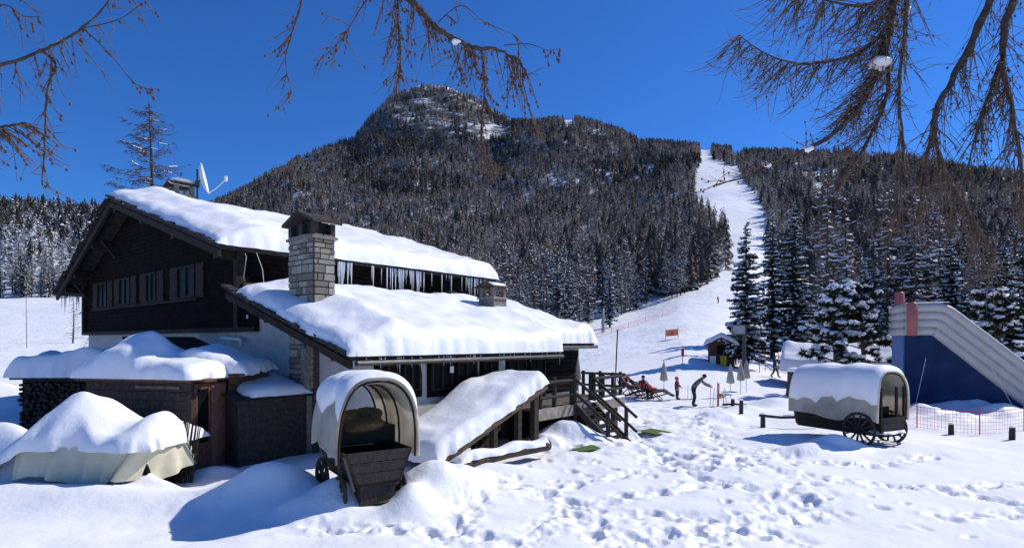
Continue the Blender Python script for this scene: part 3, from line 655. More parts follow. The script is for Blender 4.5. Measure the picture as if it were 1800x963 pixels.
for a in (cv0+.05, (cv0+cv1)/2, cv1-.05):
    for u in (cu0+.06, cu1-.06): m = MB(); m.box(u-.08, u+.08, a-.09, a+.09, 6.58, 6.98); m.build('flue_pillar', SLATE, chim)
m = MB(); c_ = (cv0+cv1)/2
m.prism([(cu0-.16, cv0-.2, 6.95), (cu0-.16, c_, 7.3), (cu0-.16, cv1+.2, 6.95), (cu0-.16, cv1+.2, 7.03), (cu0-.16, c_, 7.39), (cu0-.16, cv0-.2, 7.03)], (cu1-cu0+.32, 0, 0)); m.box(cu0+.25, cu0+.45, c_-.1, c_+.1, 7.3, 7.5); m.build('chimney_cap', SLATE, chim)
m = MB(); m.box(cu0+.1, cu1-.1, cv0+.14, cv1-.14, 6.58, 7.02); m.build('flue', BLACK, chim)
# small rendered chimney on the side roof, and one on the ridge
def small_chimney(u, v, zb, zt, s, name='small_chimney'):
    m = MB(); m.box(u-s/2, u+s/2, v-s/2, v+s/2, zb, zt-.55*s*1.1); c = m.build(name, STONES[1], chalet)
    m = MB(); m.box(u-s*.58, u+s*.58, v-s*.58, v+s*.58, zt-.6*s, zt-.52*s); m.build('ledge', STONES[0], c)
    m = MB()
    for a in (-1, 1):
        for b_ in (-1, 1): m = MB(); m.box(u+a*s*.38-.1*s, u+a*s*.38+.1*s, v+b_*s*.38-.1*s, v+b_*s*.38+.1*s, zt-.52*s, zt-.05*s); m.build('flue_pillar', STONES[1], c)
    m = MB(); m.prism([(u-s*.66, v-s*.66, zt-.06*s), (u-s*.66, v, zt+.2*s), (u-s*.66, v+s*.66, zt-.06*s), (u-s*.66, v+s*.66, zt+.02*s), (u-s*.66, v, zt+.29*s), (u-s*.66, v-s*.66, zt+.02*s)], (s*1.32, 0, 0)); m.build('chimney_cap', SLATE, c)
    return c
c = small_chimney(10.1, -3.5, 4.0, 5.75, .85)
snow_sheet('snow_cap', c, 9.62, 10.6, -3.95, -3.3, lambda u, v: 5.8+.3*(.28-abs(v+3.5)*.55), lambda u, v: .12, .2, 10, 10)
c = small_chimney(3.3, VB+.9, 9.0, 11.35, .95, 'ridge_chimney')
m = MB(); m.blob((3.3, VB+.9, 11.58), (.62, .62, .16), 3, .1, 14, 8); m.build('snow_cap', SNOW, c, True)
# satellite dish on its mast
p0 = H(3.85, VB+.35, 0); dish = thing('satellite_dish', 'white satellite dish on a thin mast beside the ridge chimney', 'satellite dish', p0+Vector((0, 0, 9.7)))
m = MB(); m.tube([(0, 0, -.3), (0, 0, 2.55)], .045, 8); m.box(-.09, .09, -.07, .07, 1.7, 1.95); m.build('mast', METAL, dish)
m = MB(); ax = Vector((.9, .33, .2)).normalized(); s1 = ax.cross(Vector((0, 0, 1))).normalized(); s2 = s1.cross(ax)
cen = Vector((.18, -.02, 2.05))
for side in (0, 1):
    def fn(a, b_, side=side): r = .8*b_; return cen+(s1*math.cos(6.2832*a)*.92+s2*math.sin(6.2832*a))*r+ax*(.22*(r/.82)**2-.02*side)
    m.grid(fn, 24, 6, bool(side))
m.build('reflector', WHITEMETAL, dish, True)
m = MB(); m.tube([cen-s2*-.78+ax*.2 if False else cen+s2*(.78 if s2.z < 0 else -.78)+ax*.2, cen+ax*.75+Vector((0, 0, -.55)), cen+ax*1.15+Vector((0, 0, -.2))], .03, 6); m.box(*(lambda q: (q.x-.06, q.x+.06, q.y-.06, q.y+.06, q.z-.12, q.z+.14))(cen+ax*1.2+Vector((0, 0, -.12)))); m.build('feed_arm', WHITEMETAL, dish)
m = MB(); m.tube([(0, 0, 1.85), cen+ax*.02], .03, 6); m.build('bracket', METAL, dish)
# ---------------------------------------------------------------- lean-to along the gable with corrugated roof
def HT(name, label, cat, u, v, group=None): return thing(name, label, cat, H(u, v), HR, group)
an = HT('cellar_annex', 'low dark annex with sloping corrugated roof under the chalet gable wall', 'annex', -1.5, -4.5)
az = lambda v: 1.85+.2*v        # v local, 0 at the low end
m = MB()
def corr(a, b_): u = -.15+2.48*a; v = -.15+8.7*b_; return (u, v, az(v)+.03*math.sin(v*2*math.pi/.16))
m.grid(corr, 2, 430); m.grid(lambda a, b_: tuple(Vector(corr(a, b_))-Vector((0, 0, .03))), 2, 430, True); m.build('corrugated_roof', mat('brown_sheet', (.06, .04, .032), .6, .3, 4), an)
m = MB()
for k in range(14): m.box(0+.166*k+.004, .166*(k+1)-.004, -.02, .03, -.6, az(0)-.04)
for k in range(24): m.box(-.02, .03, .06+.33*k, .06+.33*(k+1)-.008, -.6, az(.3*k)-.05)
m.build('board_wall', WOOD_RAIL, an)
m = MB(); m.box(2.05, 2.36, -.03, .3, -.6, 3.2); m.build('stone_pier', STONES[1], an)
snow_sheet('roof_snow', an, .3, 2.25, -.1, 2.6, lambda u, v: az(v)+.03, lambda u, v: .28*(1-.25*v), .5, 24, 30)
m = MB(); m.tube([(2.2, 5.9, 3.52), (2.2, 4.4, 3.47), (2.2, 4.35, 3.2)], .06, 8); m.build('drain_pipe', WHITEMETAL, an, True)
# ---------------------------------------------------------------- terrace with railing and steps
DZ = 1.2
tr = HT('terrace', 'timber terrace on posts with log railings in front of the chalet', 'terrace', 5.9, -8.9)
for k in range(11): m = MB(); m.box(0, 5.8 if k < 5 else 5.8, .02+.172*k, .02+.172*(k+1)-.012, DZ-.06, DZ+R.uniform(-.004, .004)); m.build('deck_board', WOOD_GREY, tr)
m = MB(); m.box(-.05, 5.86, -.14, .015, DZ-.36, DZ-.0); m.build('edge_beam', mat('pale_beam', (.30, .27, .23), .9, .3, 5, bump=.5), tr)
m = MB(); m.box(5.805, 5.93, .02, 2.3, DZ-.36, DZ); m.build('edge_beam', MATS['pale_beam'], tr)
for u, v in ((.3, .1), (2.2, .1), (4.2, .1), (5.6, .1), (5.6, 1.8), (.3, 1.7)): m = MB(); m.box(u-.11, u+.11, v-.0, v+.2, -.3, DZ-.065); m.build('support_post', WOOD_RAIL, tr)
m = MB(); m.box(.1, 5.6, 1.0, 1.1, -.3, DZ-.07); m.build('back_boarding', WOOD_DK, tr)
def log(m, a, b_, r): m.tube([a, Vector(a).lerp(Vector(b_), .5)+Vector((0, 0, R.uniform(-.01, .01))), b_], [r*R.uniform(.95, 1.1), r, r*.92], 8)
for u in (.35, 1.15, 2.2, 3.45, 4.35, 5.1, 5.7): m = MB(); log(m, (u, -.02, DZ-.3), (u, -.02, DZ+1.0), .075); m.build('railing_post', WOOD_RAIL, tr)
for v in (.9, 1.7): m = MB(); log(m, (5.7, v, DZ-.2), (5.7, v, DZ+1.0), .075); m.build('railing_post', WOOD_RAIL, tr)
for h_ in (.36, .84):
    for a, b_ in (((.2, 2.35)), ((3.35, 5.85))): m = MB(); log(m, (a, -.1, DZ+h_), (b_, -.1, DZ+h_+.01), .055); m.build('rail', WOOD_RAIL, tr)
    m = MB(); log(m, (5.78, -.2, DZ+h_+.05), (5.78, 2.1, DZ+h_+.05), .05); m.build('rail', WOOD_RAIL, tr)
snow_sheet('rim_snow', tr, 3.2, 5.9, -.16, .0, lambda u, v: DZ+.0, lambda u, v: .07, .06, 30, 6)
st = HT('terrace_steps', 'steep open timber steps with handrails leading up to the terrace', 'steps', 8.2, -10.45)
for k in range(6): z = DZ*(k+.6)/6.4; v = .12+1.28*k/6; m = MB(); m.box(.06, 1.1, v, v+.26, z-.05, z); m.build('tread', WOOD_RAIL, st)
for u in (0, 1.14):
    m = MB(); m.bar((u, -.05, -.15), (u, 1.5, DZ-.02), .07, .22); m.build('stringer', WOOD_RAIL, st)
    for h_ in (.42, .92): m = MB(); m.bar((u, -.35, h_-.15), (u, 1.5, DZ+h_+.02), .05, .09); m.build('handrail', WOOD_RAIL, st)
    for v, z0, z1 in ((.1, -.3, 1.05), (1.42, .5, DZ+1.05)): m = MB(); log(m, (u+(-.07 if u == 0 else .07), v, z0), (u+(-.07 if u == 0 else .07), v, z1), .075); m.build('newel_post', WOOD_RAIL, st)
# covered stairway with snowed-in roof
cs = HT('covered_stairway', 'sloping plank roof on dark posts buried under smooth deep snow', 'stair roof', 1.33, -9.43)
cz_ = lambda u: .32+.372*u
m = MB(); m.hexa([(0, 0, cz_(0)), (4.5, 0, cz_(4.5)), (4.5, 2.25, cz_(4.5)), (0, 2.25, cz_(0)), (0, 0, cz_(0)+.07), (4.5, 0, cz_(4.5)+.07), (4.5, 2.25, cz_(4.5)+.07), (0, 2.25, cz_(0)+.07)]); m.build('roof_deck', WOOD_PLANK, cs)
m = MB(); m.bar((-.02, -.03, cz_(0)-.02), (4.55, -.03, cz_(4.55)-.02), .05, .16); m.build('fascia_board', WOOD_PLANK, cs)
snow_sheet('roof_snow', cs, -.25, 4.62, -.08, 2.32, lambda u, v: cz_(u)+.06, lambda u, v: .42+.3*math.exp(-((u-2.9)/.9)**2)*math.exp(-((v-1.6)/.8)**2)+.12*math.exp(-((u-.2)/.5)**2), (.25, .35, .3, .35), 50, 36)
for u, v in ((2.15, .1), (2.55, 1.2), (3.25, .1), (4.05, .1), (4.3, .25), (4.3, 2.1)): m = MB(); m.box(u-.085, u+.085, v-.085, v+.085, -.4, cz_(u)-.004); m.build('post', WOOD_RAIL, cs)
m = MB(); m.bar((1.2, .5, -.1), (2.9, .5, .85), .06, .12); m.build('brace', WOOD_PLANK, cs)
m = MB(); m.box(.5, 4.2, 2.05, 2.12, -.4, .55); m.build('side_boarding', WOOD_DK, cs)
m = MB(); m.box(2.75, 3.05, .9, 1.1, -.3, cz_(2.7)-.1); m.build('pale_post', WOOD_GREY, cs)
# ---------------------------------------------------------------- sheds and heaps left of the chalet
def frame(name, label, cat, x, y, ang, z=0., group=None): return thing(name, label, cat, (x, y, z), ang, group)
ka = math.atan2(-.24, .97)      # kiosk: local x runs right along its face, local y runs back
ki = frame('snowed_kiosk', 'dark plank kiosk with red-brown glazed door and a huge snow dome on its roof', 'kiosk', -8.25, 14.8, ka)
m = MB(); m.box(-3.4, -.02, .03, 1.9, -.5, 2.35); m.build('core', WOOD_DK, ki)
for k in range(11):
    m = MB(); m.box(-3.42, -.1, -.01, .028, -.3+.24*k, -.3+.24*(k+1)-.012); m.build('plank', WOOD_RAIL, ki)
m = MB(); m.box(-1.75, -.35, -.05, -.012, 2.16, 2.24); m.build('batten', WOOD_GREY, ki)
m = MB(); m.box(-.018, .03, .06, 1.2, -.3, 2.3); door = m.build('door', WOOD_RED, ki)
m = MB(); m.box(.031, .045, .14, .52, .75, 2.15); m.build('pane', GLASS, door)
m = MB(); m.box(.032, .05, .1, .14, .7, 2.2); m.box(.032, .05, .52, .58, .7, 2.2); m.build('door_frame', WOOD_RED, door)
m = MB(); m.box(.031, .05, .62, 1.16, -.2, 2.25); m.build('door_board', mat('pink_brown_wood', (.20, .10, .07), .8, .25, 6, bump=.3), door)
m = MB(); m.box(-.1, .02, -.03, .06, -.4, 2.35); m.build('corner_post', WOOD_RAIL, ki)
m = MB(); m.box(-3.6, .16, -.2, 2.0, 2.35, 2.43); m.box(.17, .42, .0, .4, 2.36, 2.42); m.build('roof_board', WOOD_RED, ki)
snow_sheet('roof_snow', ki, -3.72, .2, -.28, 2.2, lambda u, v: 2.42, lambda u, v: .30+.95*math.exp(-((u+2.35)/.95)**2)*math.exp(-((v-1.0)/1.2)**2)+.15*math.exp(-((u+.6)/.8)**2), (.55, .3, .3, .5), 60, 40)
hs = frame('slant_walled_woodshed', 'small woodshed with outward leaning plank side wall beside the kiosk', 'shed', -8.1, 15.9, 0)
fx = lambda z: (.07+.1*z, .0); bx_ = lambda z: (-.05+.19*z, 1.7)
for k in range(9):
    z0, z1 = -.2+.3*k, -.2+.3*(k+1)-.015; a0, a1, b0, b1 = fx(z0), fx(z1), bx_(z0), bx_(z1); j = R.uniform(-.015, .015)
    m = MB(); m.hexa([(a0[0]-.04, a0[1]+j, z0), (a0[0], a0[1]+j, z0), (b0[0]+.25, b0[1], z0), (b0[0]+.2, b0[1], z0), (a1[0]-.04, a1[1]+j, z1), (a1[0]+R.uniform(0, .02), a1[1]+j, z1), (b1[0]+.25, b1[1], z1), (b1[0]+.2, b1[1], z1)]); m.build('plank', WOOD_PLANK, hs)
m = MB(); m.box(-1.6, .0, .1, 1.7, -.4, 2.3); m.build('core', WOOD_DK, hs)
m = MB(); m.hexa([(-1.7, -.1, 2.42), (.45, -.1, 2.42), (.65, 1.95, 2.5), (-1.7, 1.95, 2.5), (-1.7, -.1, 2.5), (.45, -.1, 2.5), (.65, 1.95, 2.58), (-1.7, 1.95, 2.58)]); m.build('roof_board', WOOD_PLANK, hs)
snow_sheet('roof_snow', hs, -1.6, .78, -.15, 2.1, lambda u, v: 2.52, lambda u, v: .42+.35*math.exp(-((u+.7)/.7)**2)-.1*max(0, u), (.5, .3, .35, .4), 40, 30)
ls = frame('log_shed', 'low firewood shed with thick snow slab roof at the edge of the snow field', 'shed', -16.6, 21.0, .12, gz(-16.6, 21)-.1)
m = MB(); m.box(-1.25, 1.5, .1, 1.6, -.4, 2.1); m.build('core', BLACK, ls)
m = MB()
for k in range(21):
    for j in range(15):
        x = -1.2+.13*k+R.uniform(-.05, .05); z = -.1+.145*j+R.uniform(-.04, .04); m.tube([(x, R.uniform(-.12, .04), z), (x, .2, z)], R.uniform(.04, .08), R.choice((4, 5, 7)))
lg = m.build('stacked_logs', mat('split_logs', (.05, .036, .026), .9, .6, 9, bump=.5), ls); lg['kind'] = 'stuff'
m = MB(); m.box(-1.45, 1.7, -.25, 1.8, 2.12, 2.2); m.build('roof_board', WOOD_RAIL, ls)
snow_sheet('roof_snow', ls, -1.6, 1.85, -.35, 1.95, lambda u, v: 2.19, lambda u, v: .95+.12*math.sin(u*1.5), (.4, .4, .35, .4), 44, 30)
# tarpaulin heap
th_ = frame('tarpaulin_heap', 'stacked heap under a draped cream tarpaulin with a big hump of snow', 'covered heap', -9.75, 13.45, -.05)
ph = [R.uniform(0, 6) for _ in range(6)]
def heap(u, v): return 1.02 if u > -.75 else max(.0, 1.02+(u+.75)*.68)
def skirt(a, b_):     # tarpaulin: front edge, then round the pointed right-hand corner
    s = a*4.6; fold = .07*math.sin(7.3*s+ph[0])*math.sin(1.7*s+ph[1])+.035*math.sin(15*s+ph[2])
    if s < 3.3: x, y, nx, ny = -1.0+s*.86, -.92+.05*s, 0, -1
    else: x, y, nx, ny = 1.85, -.75+(s-3.3), 1, 0
    top = 1.1+.16*math.exp(-((s-3.2)/.55)**2); low = .22+.28*abs(math.sin(1.55*s+.6))-.2*math.exp(-((s-2.3)/.35)**2)
    z = top+(low-top)*b_; fl = .05+.2*b_+fold*(.25+b_)
    return (x+nx*fl-.5*b_*math.exp(-((s-3.3)/.6)**2), y+ny*fl, z)
m = MB(); m.grid(skirt, 150, 20); m.grid(lambda a, b_: tuple(Vector(skirt(a, b_))+Vector((-.012, .012, -.004))), 150, 20, True); m.build('tarpaulin', TARP, th_, True)
m = MB(); m.prism([(-.7, -.86, -.3), (1.7, -.66, -.3), (1.7, .95, -.3), (-.7, .95, -.3)], (0, 0, 1.3)); m.build('stack', WOOD_DK, th_)
snow_sheet('snow_load', th_, -2.45, 2.02, lambda u: -1.05+.1*math.sin(3.1*u+1)+.07*math.sin(7.7*u)-.12*max(0, -u-.9), 1.25, heap, lambda u, v: .28+.98*math.exp(-((u+.25)/.95)**2)*math.exp(-((v-.15)/.9)**2)+.5*math.exp(-((u-1.6)/.45)**2)*math.exp(-((v+.1)/.7)**2)+.15*math.exp(-((u+1.6)/.5)**2), (.6, .3, .3, .5), 70, 44)
sf = frame('stick_screen', 'dark upright stick screen leaning between the tarpaulin heap and the kiosk', 'screen', -8.35, 13.75, -.1)
for k in range(26):
    x = -.35+.042*k; m = MB(); m.tube([(x, R.uniform(-.04, .04), -.3), (x+.18, R.uniform(-.03, .05)+.08, 1.32+.22*math.sin(k*.12)+R.uniform(-.05, .03))], [.02, .014], 5); m.build('stick', BLACK, sf)
# ---------------------------------------------------------------- covered wagons
def arch(t, wd, zb, zt):    # t 0..1 from one foot over the top to the other
    a = math.pi*t; c, s = math.cos(a), math.sin(a)
    return (-wd*math.copysign(abs(c)**.72, c), zb+(zt-zb)*abs(s)**.72)
def wheel(m_parent, c, r, axis_x=True, spokes=10):
    wh = MB(); n = 28
    def fn(a, b_):
        t = 2*math.pi*a; q = 2*math.pi*b_; rr = r-.05+.05*math.cos(q)*1.0; return (c[0]+.04*math.sin(q), c[1]+rr*math.cos(t), c[2]+rr*math.sin(t))
    wh.grid(fn, n, 6); o = wh.build('wheel', WOOD_RAIL, m_parent)
    for k in range(spokes):
        t = 2*math.pi*k/spokes+.15; s = MB(); s.bar((c[0], c[1]+.07*math.cos(t), c[2]+.07*math.sin(t)), (c[0], c[1]+(r-.07)*math.cos(t), c[2]+(r-.07)*math.sin(t)), .045, .05, (1, 0, 0)); s.build('spoke', WOOD_RAIL, o)
    h = MB(); h.tube([(c[0]-.11, c[1], c[2]), (c[0]+.11, c[1], c[2])], .1, 10); h.build('hub', WOOD_BEAM, o)
    return o
def canopy(parent, L, wd, zb, zt, flare, snow_t, snow_lo, y0=0., seed=0):
    rr = random.Random(seed); p = [rr.uniform(0, 6) for _ in range(5)]
    def surf(t, y, off=0.):
        s = y/L; x, z = arch(t, wd+off+flare*(1-s)**4*.6, zb, zt+off+flare*(1-s)**3)
        sag = -.07*abs(math.sin(math.pi*s*3))*math.sin(math.pi*t); fl = .03*math.sin(9*y+7*t+p[0])*(1-math.sin(math.pi*t))
        hem = (.05*math.sin(3.1*y+p[1])+.22*float(vnoise(np.array([y*2.3+seed]), np.array([.5]))[0]))*max(0, 1-min(t, 1-t)*9)
        return Vector((x*(1+fl), y0+y+.04*math.sin(t*9+p[3])*(1-s), z+sag+hem))
    m = MB(); m.grid(lambda a, b_: surf(a, b_*L), 40, 30); m.grid(lambda a, b_: surf(a, b_*L, -.025), 40, 30, True)
    c = m.build('canvas_cover', CANVAS, parent, True)
    for y in (.06, L*.36, L*.68, L-.06):
        h = MB(); h.tube([surf(t/18, y, -.06) for t in range(19)], .022, 6); h.build('hoop', WOOD_BEAM, c)
    def sn(a, b_):
        y = L*(.01+.98*b_); lo = snow_lo+.17*float(fbm(np.array([y*1.3+seed]), np.array([a*1.5]), 3)[0]); t = lo+(1-2*lo)*a
        e_ = math.sqrt(max(0, 1-abs(2*a-1)**4))*math.sqrt(max(0, 1-abs(2*b_-1)**8)); q = surf(t, y, .005); q2 = surf(t, y, .005+snow_t*e_)
        return Vector((q2.x, q2.y, q2.z+snow_t*.3*e_))
    m = MB(); m.grid(sn, 36, 30); m.build('snow_cover', SNOW, parent, True)
    return c
wz = .05
lw = frame('covered_wagon', 'old covered wagon with open canvas arch, dark plank box and straw inside', 'wagon', -2.62, 11.35, math.asin(.55), wz)
canopy(lw, 2.1, .76, 1.1, 2.5, .14, .17, .2, 0, 3)
def hopper(parent, L, wt, wb, zt, zb, nm='side_board'):
    n = 3
    for k in range(n):
        z0, z1 = zb+(zt-zb)*k/n, zb+(zt-zb)*(k+1)/n-.012; w0, w1 = wb+(wt-wb)*k/n, wb+(wt-wb)*(k+1)/n
        for sg in (-1, 1):
            m = MB(); m.hexa([(sg*w0, 0, z0), (sg*(w0-.05), 0, z0), (sg*(w0-.05), L, z0), (sg*w0, L, z0), (sg*w1, 0, z1), (sg*(w1-.05), 0, z1), (sg*(w1-.05), L, z1), (sg*w1, L, z1)]); m.build(nm, WOOD_BEAM, parent, weld=True, smooth=False)
        for y in (0, L-.05):
            m = MB(); m.hexa([(-w0+.052, y, z0), (w0-.052, y, z0), (w0-.052, y+.05, z0), (-w0+.052, y+.05, z0), (-w1+.052, y, z1), (w1-.052, y, z1), (w1-.052, y+.05, z1), (-w1+.052, y+.05, z1)]); m.build('end_board', WOOD_RAIL, parent)
    m = MB(); m.box(-wb+.01, wb-.01, .05, L-.05, zb-.06, zb); m.build('floor', WOOD_BEAM, parent)
hopper(lw, 2.0, .7, .46, 1.2, .58)
m = MB(); m.box(-.69, .69, .9, 1.9, 1.2, 1.55); m.build('seat_box', BLACK, lw)
m = MB(); m.blob((0, 1.25, 1.62), (.6, .55, .22), 4, .35, 30, 16); st_ = m.build('straw', STRAW, lw, True)
m = MB(); m.box(-.36, .36, .06, .6, .12, .52); m.build('tool_box', WOOD_RAIL, lw)
m = MB(); m.tube([(-.8, .5, .3), (.8, .5, .3)], .05, 8); m.build('axle', WOOD_BEAM, lw)
for sg in (-1, 1): wheel(lw, (sg*.62, .5, .32), .38, spokes=8); wheel(lw, (sg*.68, 1.6, .4), .48, spokes=8)
m = MB(); m.bar((-.7, .03, 1.15), (-.5, .03, .45), .04, .05); m.bar((-.66, .6, 1.1), (-.55, .6, .4), .04, .05); m.build('stay', METAL, lw)
mt_ = MB(); q = flat(660, 896); mt_.grid(lambda a, b_: (q[0]-.55+1.1*a, q[1]-.25+.6*b_, gz(q[0], q[1])+.075+.02*math.sin(9*a+5*b_)), 12, 8); tag(mt_.build('grass_patch', mat('old_grass', (.07, .075, .02), .95, .5, 20, bump=.6), None, True), 'bare patch of old grass under the straw-filled wagon', 'grass')
rw = frame('covered_cart', 'two-wheeled covered cart with stained canvas half buried in snow', 'cart', 12.28, 18.48, math.asin(.43), -.02)
canopy(rw, 3.3, .78, .86, 2.36, .10, .24, .1, 0, 8)
hopper(rw, 3.2, .66, .5, 1.0, .42)
for sg in (-1, 1): wheel(rw, (sg*.82, .62, .55), .58, spokes=12)
m = MB(); m.tube([(-.9, .62, .55), (.9, .62, .55)], .06, 8); m.build('axle', WOOD_BEAM, rw)
for x, y in ((-.6, .04), (.6, .04), (.2, .04)): m = MB(); m.bar((x, y, .5), (x, y, 1.95 if x else 1.9), .07, .07); m.build('upright', WOOD_BEAM, rw)
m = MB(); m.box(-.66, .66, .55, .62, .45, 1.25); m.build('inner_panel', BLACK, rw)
snow_sheet('sill_snow', rw, -.6, .6, -.05, .5, lambda u, v: .46, lambda u, v: .12, .1, 12, 8)
# ---------------------------------------------------------------- inflatable slide
sd_ang = math.atan2(-.42, .907)
il = frame('inflatable_slide', 'tall inflatable slide with blue side, pale tubes and faded red pillars', 'inflatable slide', 20.55, 30.0, sd_ang, gz(21, 30)-.1)
def edge(s):    # outer upper edge of the side, s 0..1
    pts = [(0, 5.45), (1.5, 5.45), (1.95, 5.3), (2.3, 5.0), (7.2, .35)]
    d = [0]; 
    for a, b_ in zip(pts, pts[1:]): d.append(d[-1]+math.dist(a, b_))
    t = s*d[-1]
    for i in range(len(pts)-1):
        if t <= d[i+1] or i == len(pts)-2:
            k = (t-d[i])/(d[i+1]-d[i]); return Vector((pts[i][0]+(pts[i+1][0]-pts[i][0])*k, 0, pts[i][1]+(pts[i+1][1]-pts[i][1])*k))
PALE = mat('pale_vinyl', (.50, .46, .41), .5, .08, 2); BLUE = mat('blue_vinyl', (.012, .030, .085), .6, .3, 1.2, spec=.15); PINK = mat('faded_red_vinyl', (.42, .13, .11), .5, .12, 2); LBLUE = mat('light_blue_vinyl', (.10, .2, .42), .5, .15, 2)
nS = 40; raw = [edge(i/nS) for i in range(nS+1)]
def inset(o):
    out = []
    for i, p in enumerate(raw):
        d = (raw[min(i+1, nS)]-raw[max(i-1, 0)]).normalized(); nrm = Vector((d.z, 0, -d.x)); nrm = -nrm if nrm.z > 0 else nrm
        out.append(p+nrm*o)
    return out
for yy in (0.22, 3.6):
    for k in range(4):
        pth = [Vector((p.x, yy, max(p.z, .1))) for p in inset(.24+.4*k)]
        m = MB(); m.tube(pth, .235, 12); m.build('side_tube', PALE, il, True)
    low = inset(1.62); poly = [(p.x, yy-.03, p.z) for p in low if p.z > .05]
    m = MB(); m.prism([(0, yy-.03, -.3)]+poly+[(poly[-1][0]+.1, yy-.03, -.3)], (0, .12, 0)); m.build('side_panel', BLUE, il)
for k in range(4): m = MB(); m.tube([(.0, .2, 5.2-.4*k), (-.06, 1.9, 5.2-.4*k), (.0, 3.6, 5.2-.4*k)], .235, 12); m.build('end_tube', PALE, il, True)
m = MB(); m.box(-.08, .08, .3, 3.5, -.3, 3.85); m.build('end_panel', LBLUE, il)
m = MB(); m.grid(lambda a, b_: (lambda p: (p.x, .4+3.0*b_, max(.05, p.z-.35)))(edge(a)), 40, 2); m.build('slide_bed', PALE, il)
for x, y, z0, z1 in ((.28, .0, 3.75, 5.5), (.3, 3.5, 3.7, 6.3)): m = MB(); m.tube([(x, y, z0), (x, y, z0+.1), (x, y, z1-.08), (x, y, z1)], [.16, .24, .24, .16], 12); m.build('pillar', PINK, il, True)
for x0, z0, x1, z1 in ((.9, 2.6, .3, .2), (3.4, 2.6, 4.3, .1)): m = MB(); m.tube([(x0, .1, z0), (x1, -.7, z1)], .012, 5); m.build('tether', WHITEMETAL, il)
snow_sheet('ridge_snow', il, 0, 1.9, .1, .42, lambda u, v: 5.46, lambda u, v: .03, .1, 12, 6)
# ---------------------------------------------------------------- huts
hb = hit(1268, 641)
def gable_hut(name, label, cat, loc, ang, w_, d_, h_, rise, wallm, st_=.4, over=.3):
    o = frame(name, label, cat, loc.x, loc.y, ang, loc.z)
    m = MB(); m.prism([(-w_/2, 0, -.5), (w_/2, 0, -.5), (w_/2, 0, h_), (0, 0, h_+rise), (-w_/2, 0, h_)], (0, d_, 0)); m.build('wall', wallm, o)
    k = rise/(w_/2); e = w_/2+over
    for sg in (-1, 1):
        m = MB(); m.hexa([(0, -over, h_+rise), (sg*e, -over, h_+rise-k*e), (sg*e, d_+over, h_+rise-k*e), (0, d_+over, h_+rise), (0, -over, h_+rise+.08), (sg*e, -over, h_+rise-k*e+.08), (sg*e, d_+over, h_+rise-k*e+.08), (0, d_+over, h_+rise+.08)]); m.build('roof_panel', WOOD_BEAM, o)
        m = MB(); m.bar((0, -over-.02, h_+rise-.02), (sg*e, -over-.02, h_+rise-k*e-.02), .04, .14); m.build('barge_board', WOOD_RED, o)
    snow_sheet('roof_snow', o, -e-.06, e+.06, -over-.06, d_+over+.06, lambda u, v: h_+rise+.07-k*math.sqrt(u*u+.02), lambda u, v: st_, (.3, .3, .3, .3), 40, 24)
    return o
th = gable_hut('ticket_hut', 'tiny wooden ticket hut with snow roof below the snowy spruce', 'hut', hb, math.radians(-18), 2.1, 2.3, 1.75, .6, mat('hut_wood', (.11, .06, .04), .85, .35, 8, bump=.3), .42)
m = MB(); m.box(-.35, .25, -.03, -.004, .9, 1.7); m.build('window', GLASS, th)
for x, z in ((-.35, 2.0), (.12, 2.02), (.3, 1.1)): m = MB(); m.box(x, x+.26, -.05, -.034, z, z+.2); m.build('notice', WHITEMETAL, th)
m = MB(); m.box(-.95, -.45, -.4, -.05, -.2, .75); tagged = m.build('crate', WHITEMETAL, th)
yb = frame('yellow_bin', 'yellow bin in front of the ticket hut', 'bin', hb.x-.1, hb.y-.75, -.3, gz(hb.x, hb.y-.75)); m = MB(); m.lathe([(.2, -.2), (.22, .0), (.25, .75), (.24, .8)], n=12); m.build('drum', mat('yellow', (.55, .42, .03), .6, .1, 4), yb, True); m = MB(); m.lathe([(.26, .8), (.26, .86), (.1, .9)], n=12); m.build('lid', MATS['yellow'], yb)
rb = at_depth(1562, 40); rh = gable_hut('brown_cabin', 'red-brown cabin with broad snow roof behind the pines and the slide', 'cabin', rb, math.radians(62), 4.2, 6.2, 1.5, 1.1, WOOD_RED, .7, .5)
m = MB(); m.box(2.102, 2.13, .5, 2.6, .6, 1.35); m.build('window', mat('pale_green_pane', (.22, .27, .22), .3, .1, 3), rh)
gb = hit(1346, 622); gh = gable_hut('green_hut', 'small dark green hut behind the lift mast', 'hut', gb, .3, 2.4, 2.2, 1.9, .5, mat('green_wood', (.03, .05, .03), .85, .3, 6), .3)
pb = hit(1308, 652); py_ = frame('lift_mast', 'ski lift mast with pale cabinet and working platform', 'lift mast', pb.x, pb.y, .2, pb.z)
m = MB(); m.tube([(0, 0, -.5), (0, 0, 3.6)], [.2, .14], 10); m.build('mast', METAL, py_)
m = MB(); m.box(-.95, -.1, -.3, .3, 3.0, 3.75); m.build('cabinet', mat('grey_panel', (.36, .39, .40), .5, .08, 4), py_)
m = MB(); m.box(-1.3, 1.3, -.35, .35, 2.85, 2.93); m.build('platform', METAL, py_)
for x in (-1.25, -.05, .6, 1.25): m = MB(); m.tube([(x, -.33, 2.93), (x, -.33, 3.7)], .025, 6); m.build('railing', METAL, py_)
m = MB(); m.tube([(-1.25, -.33, 3.7), (1.25, -.33, 3.7)], .025, 6); m.build('railing', METAL, py_)
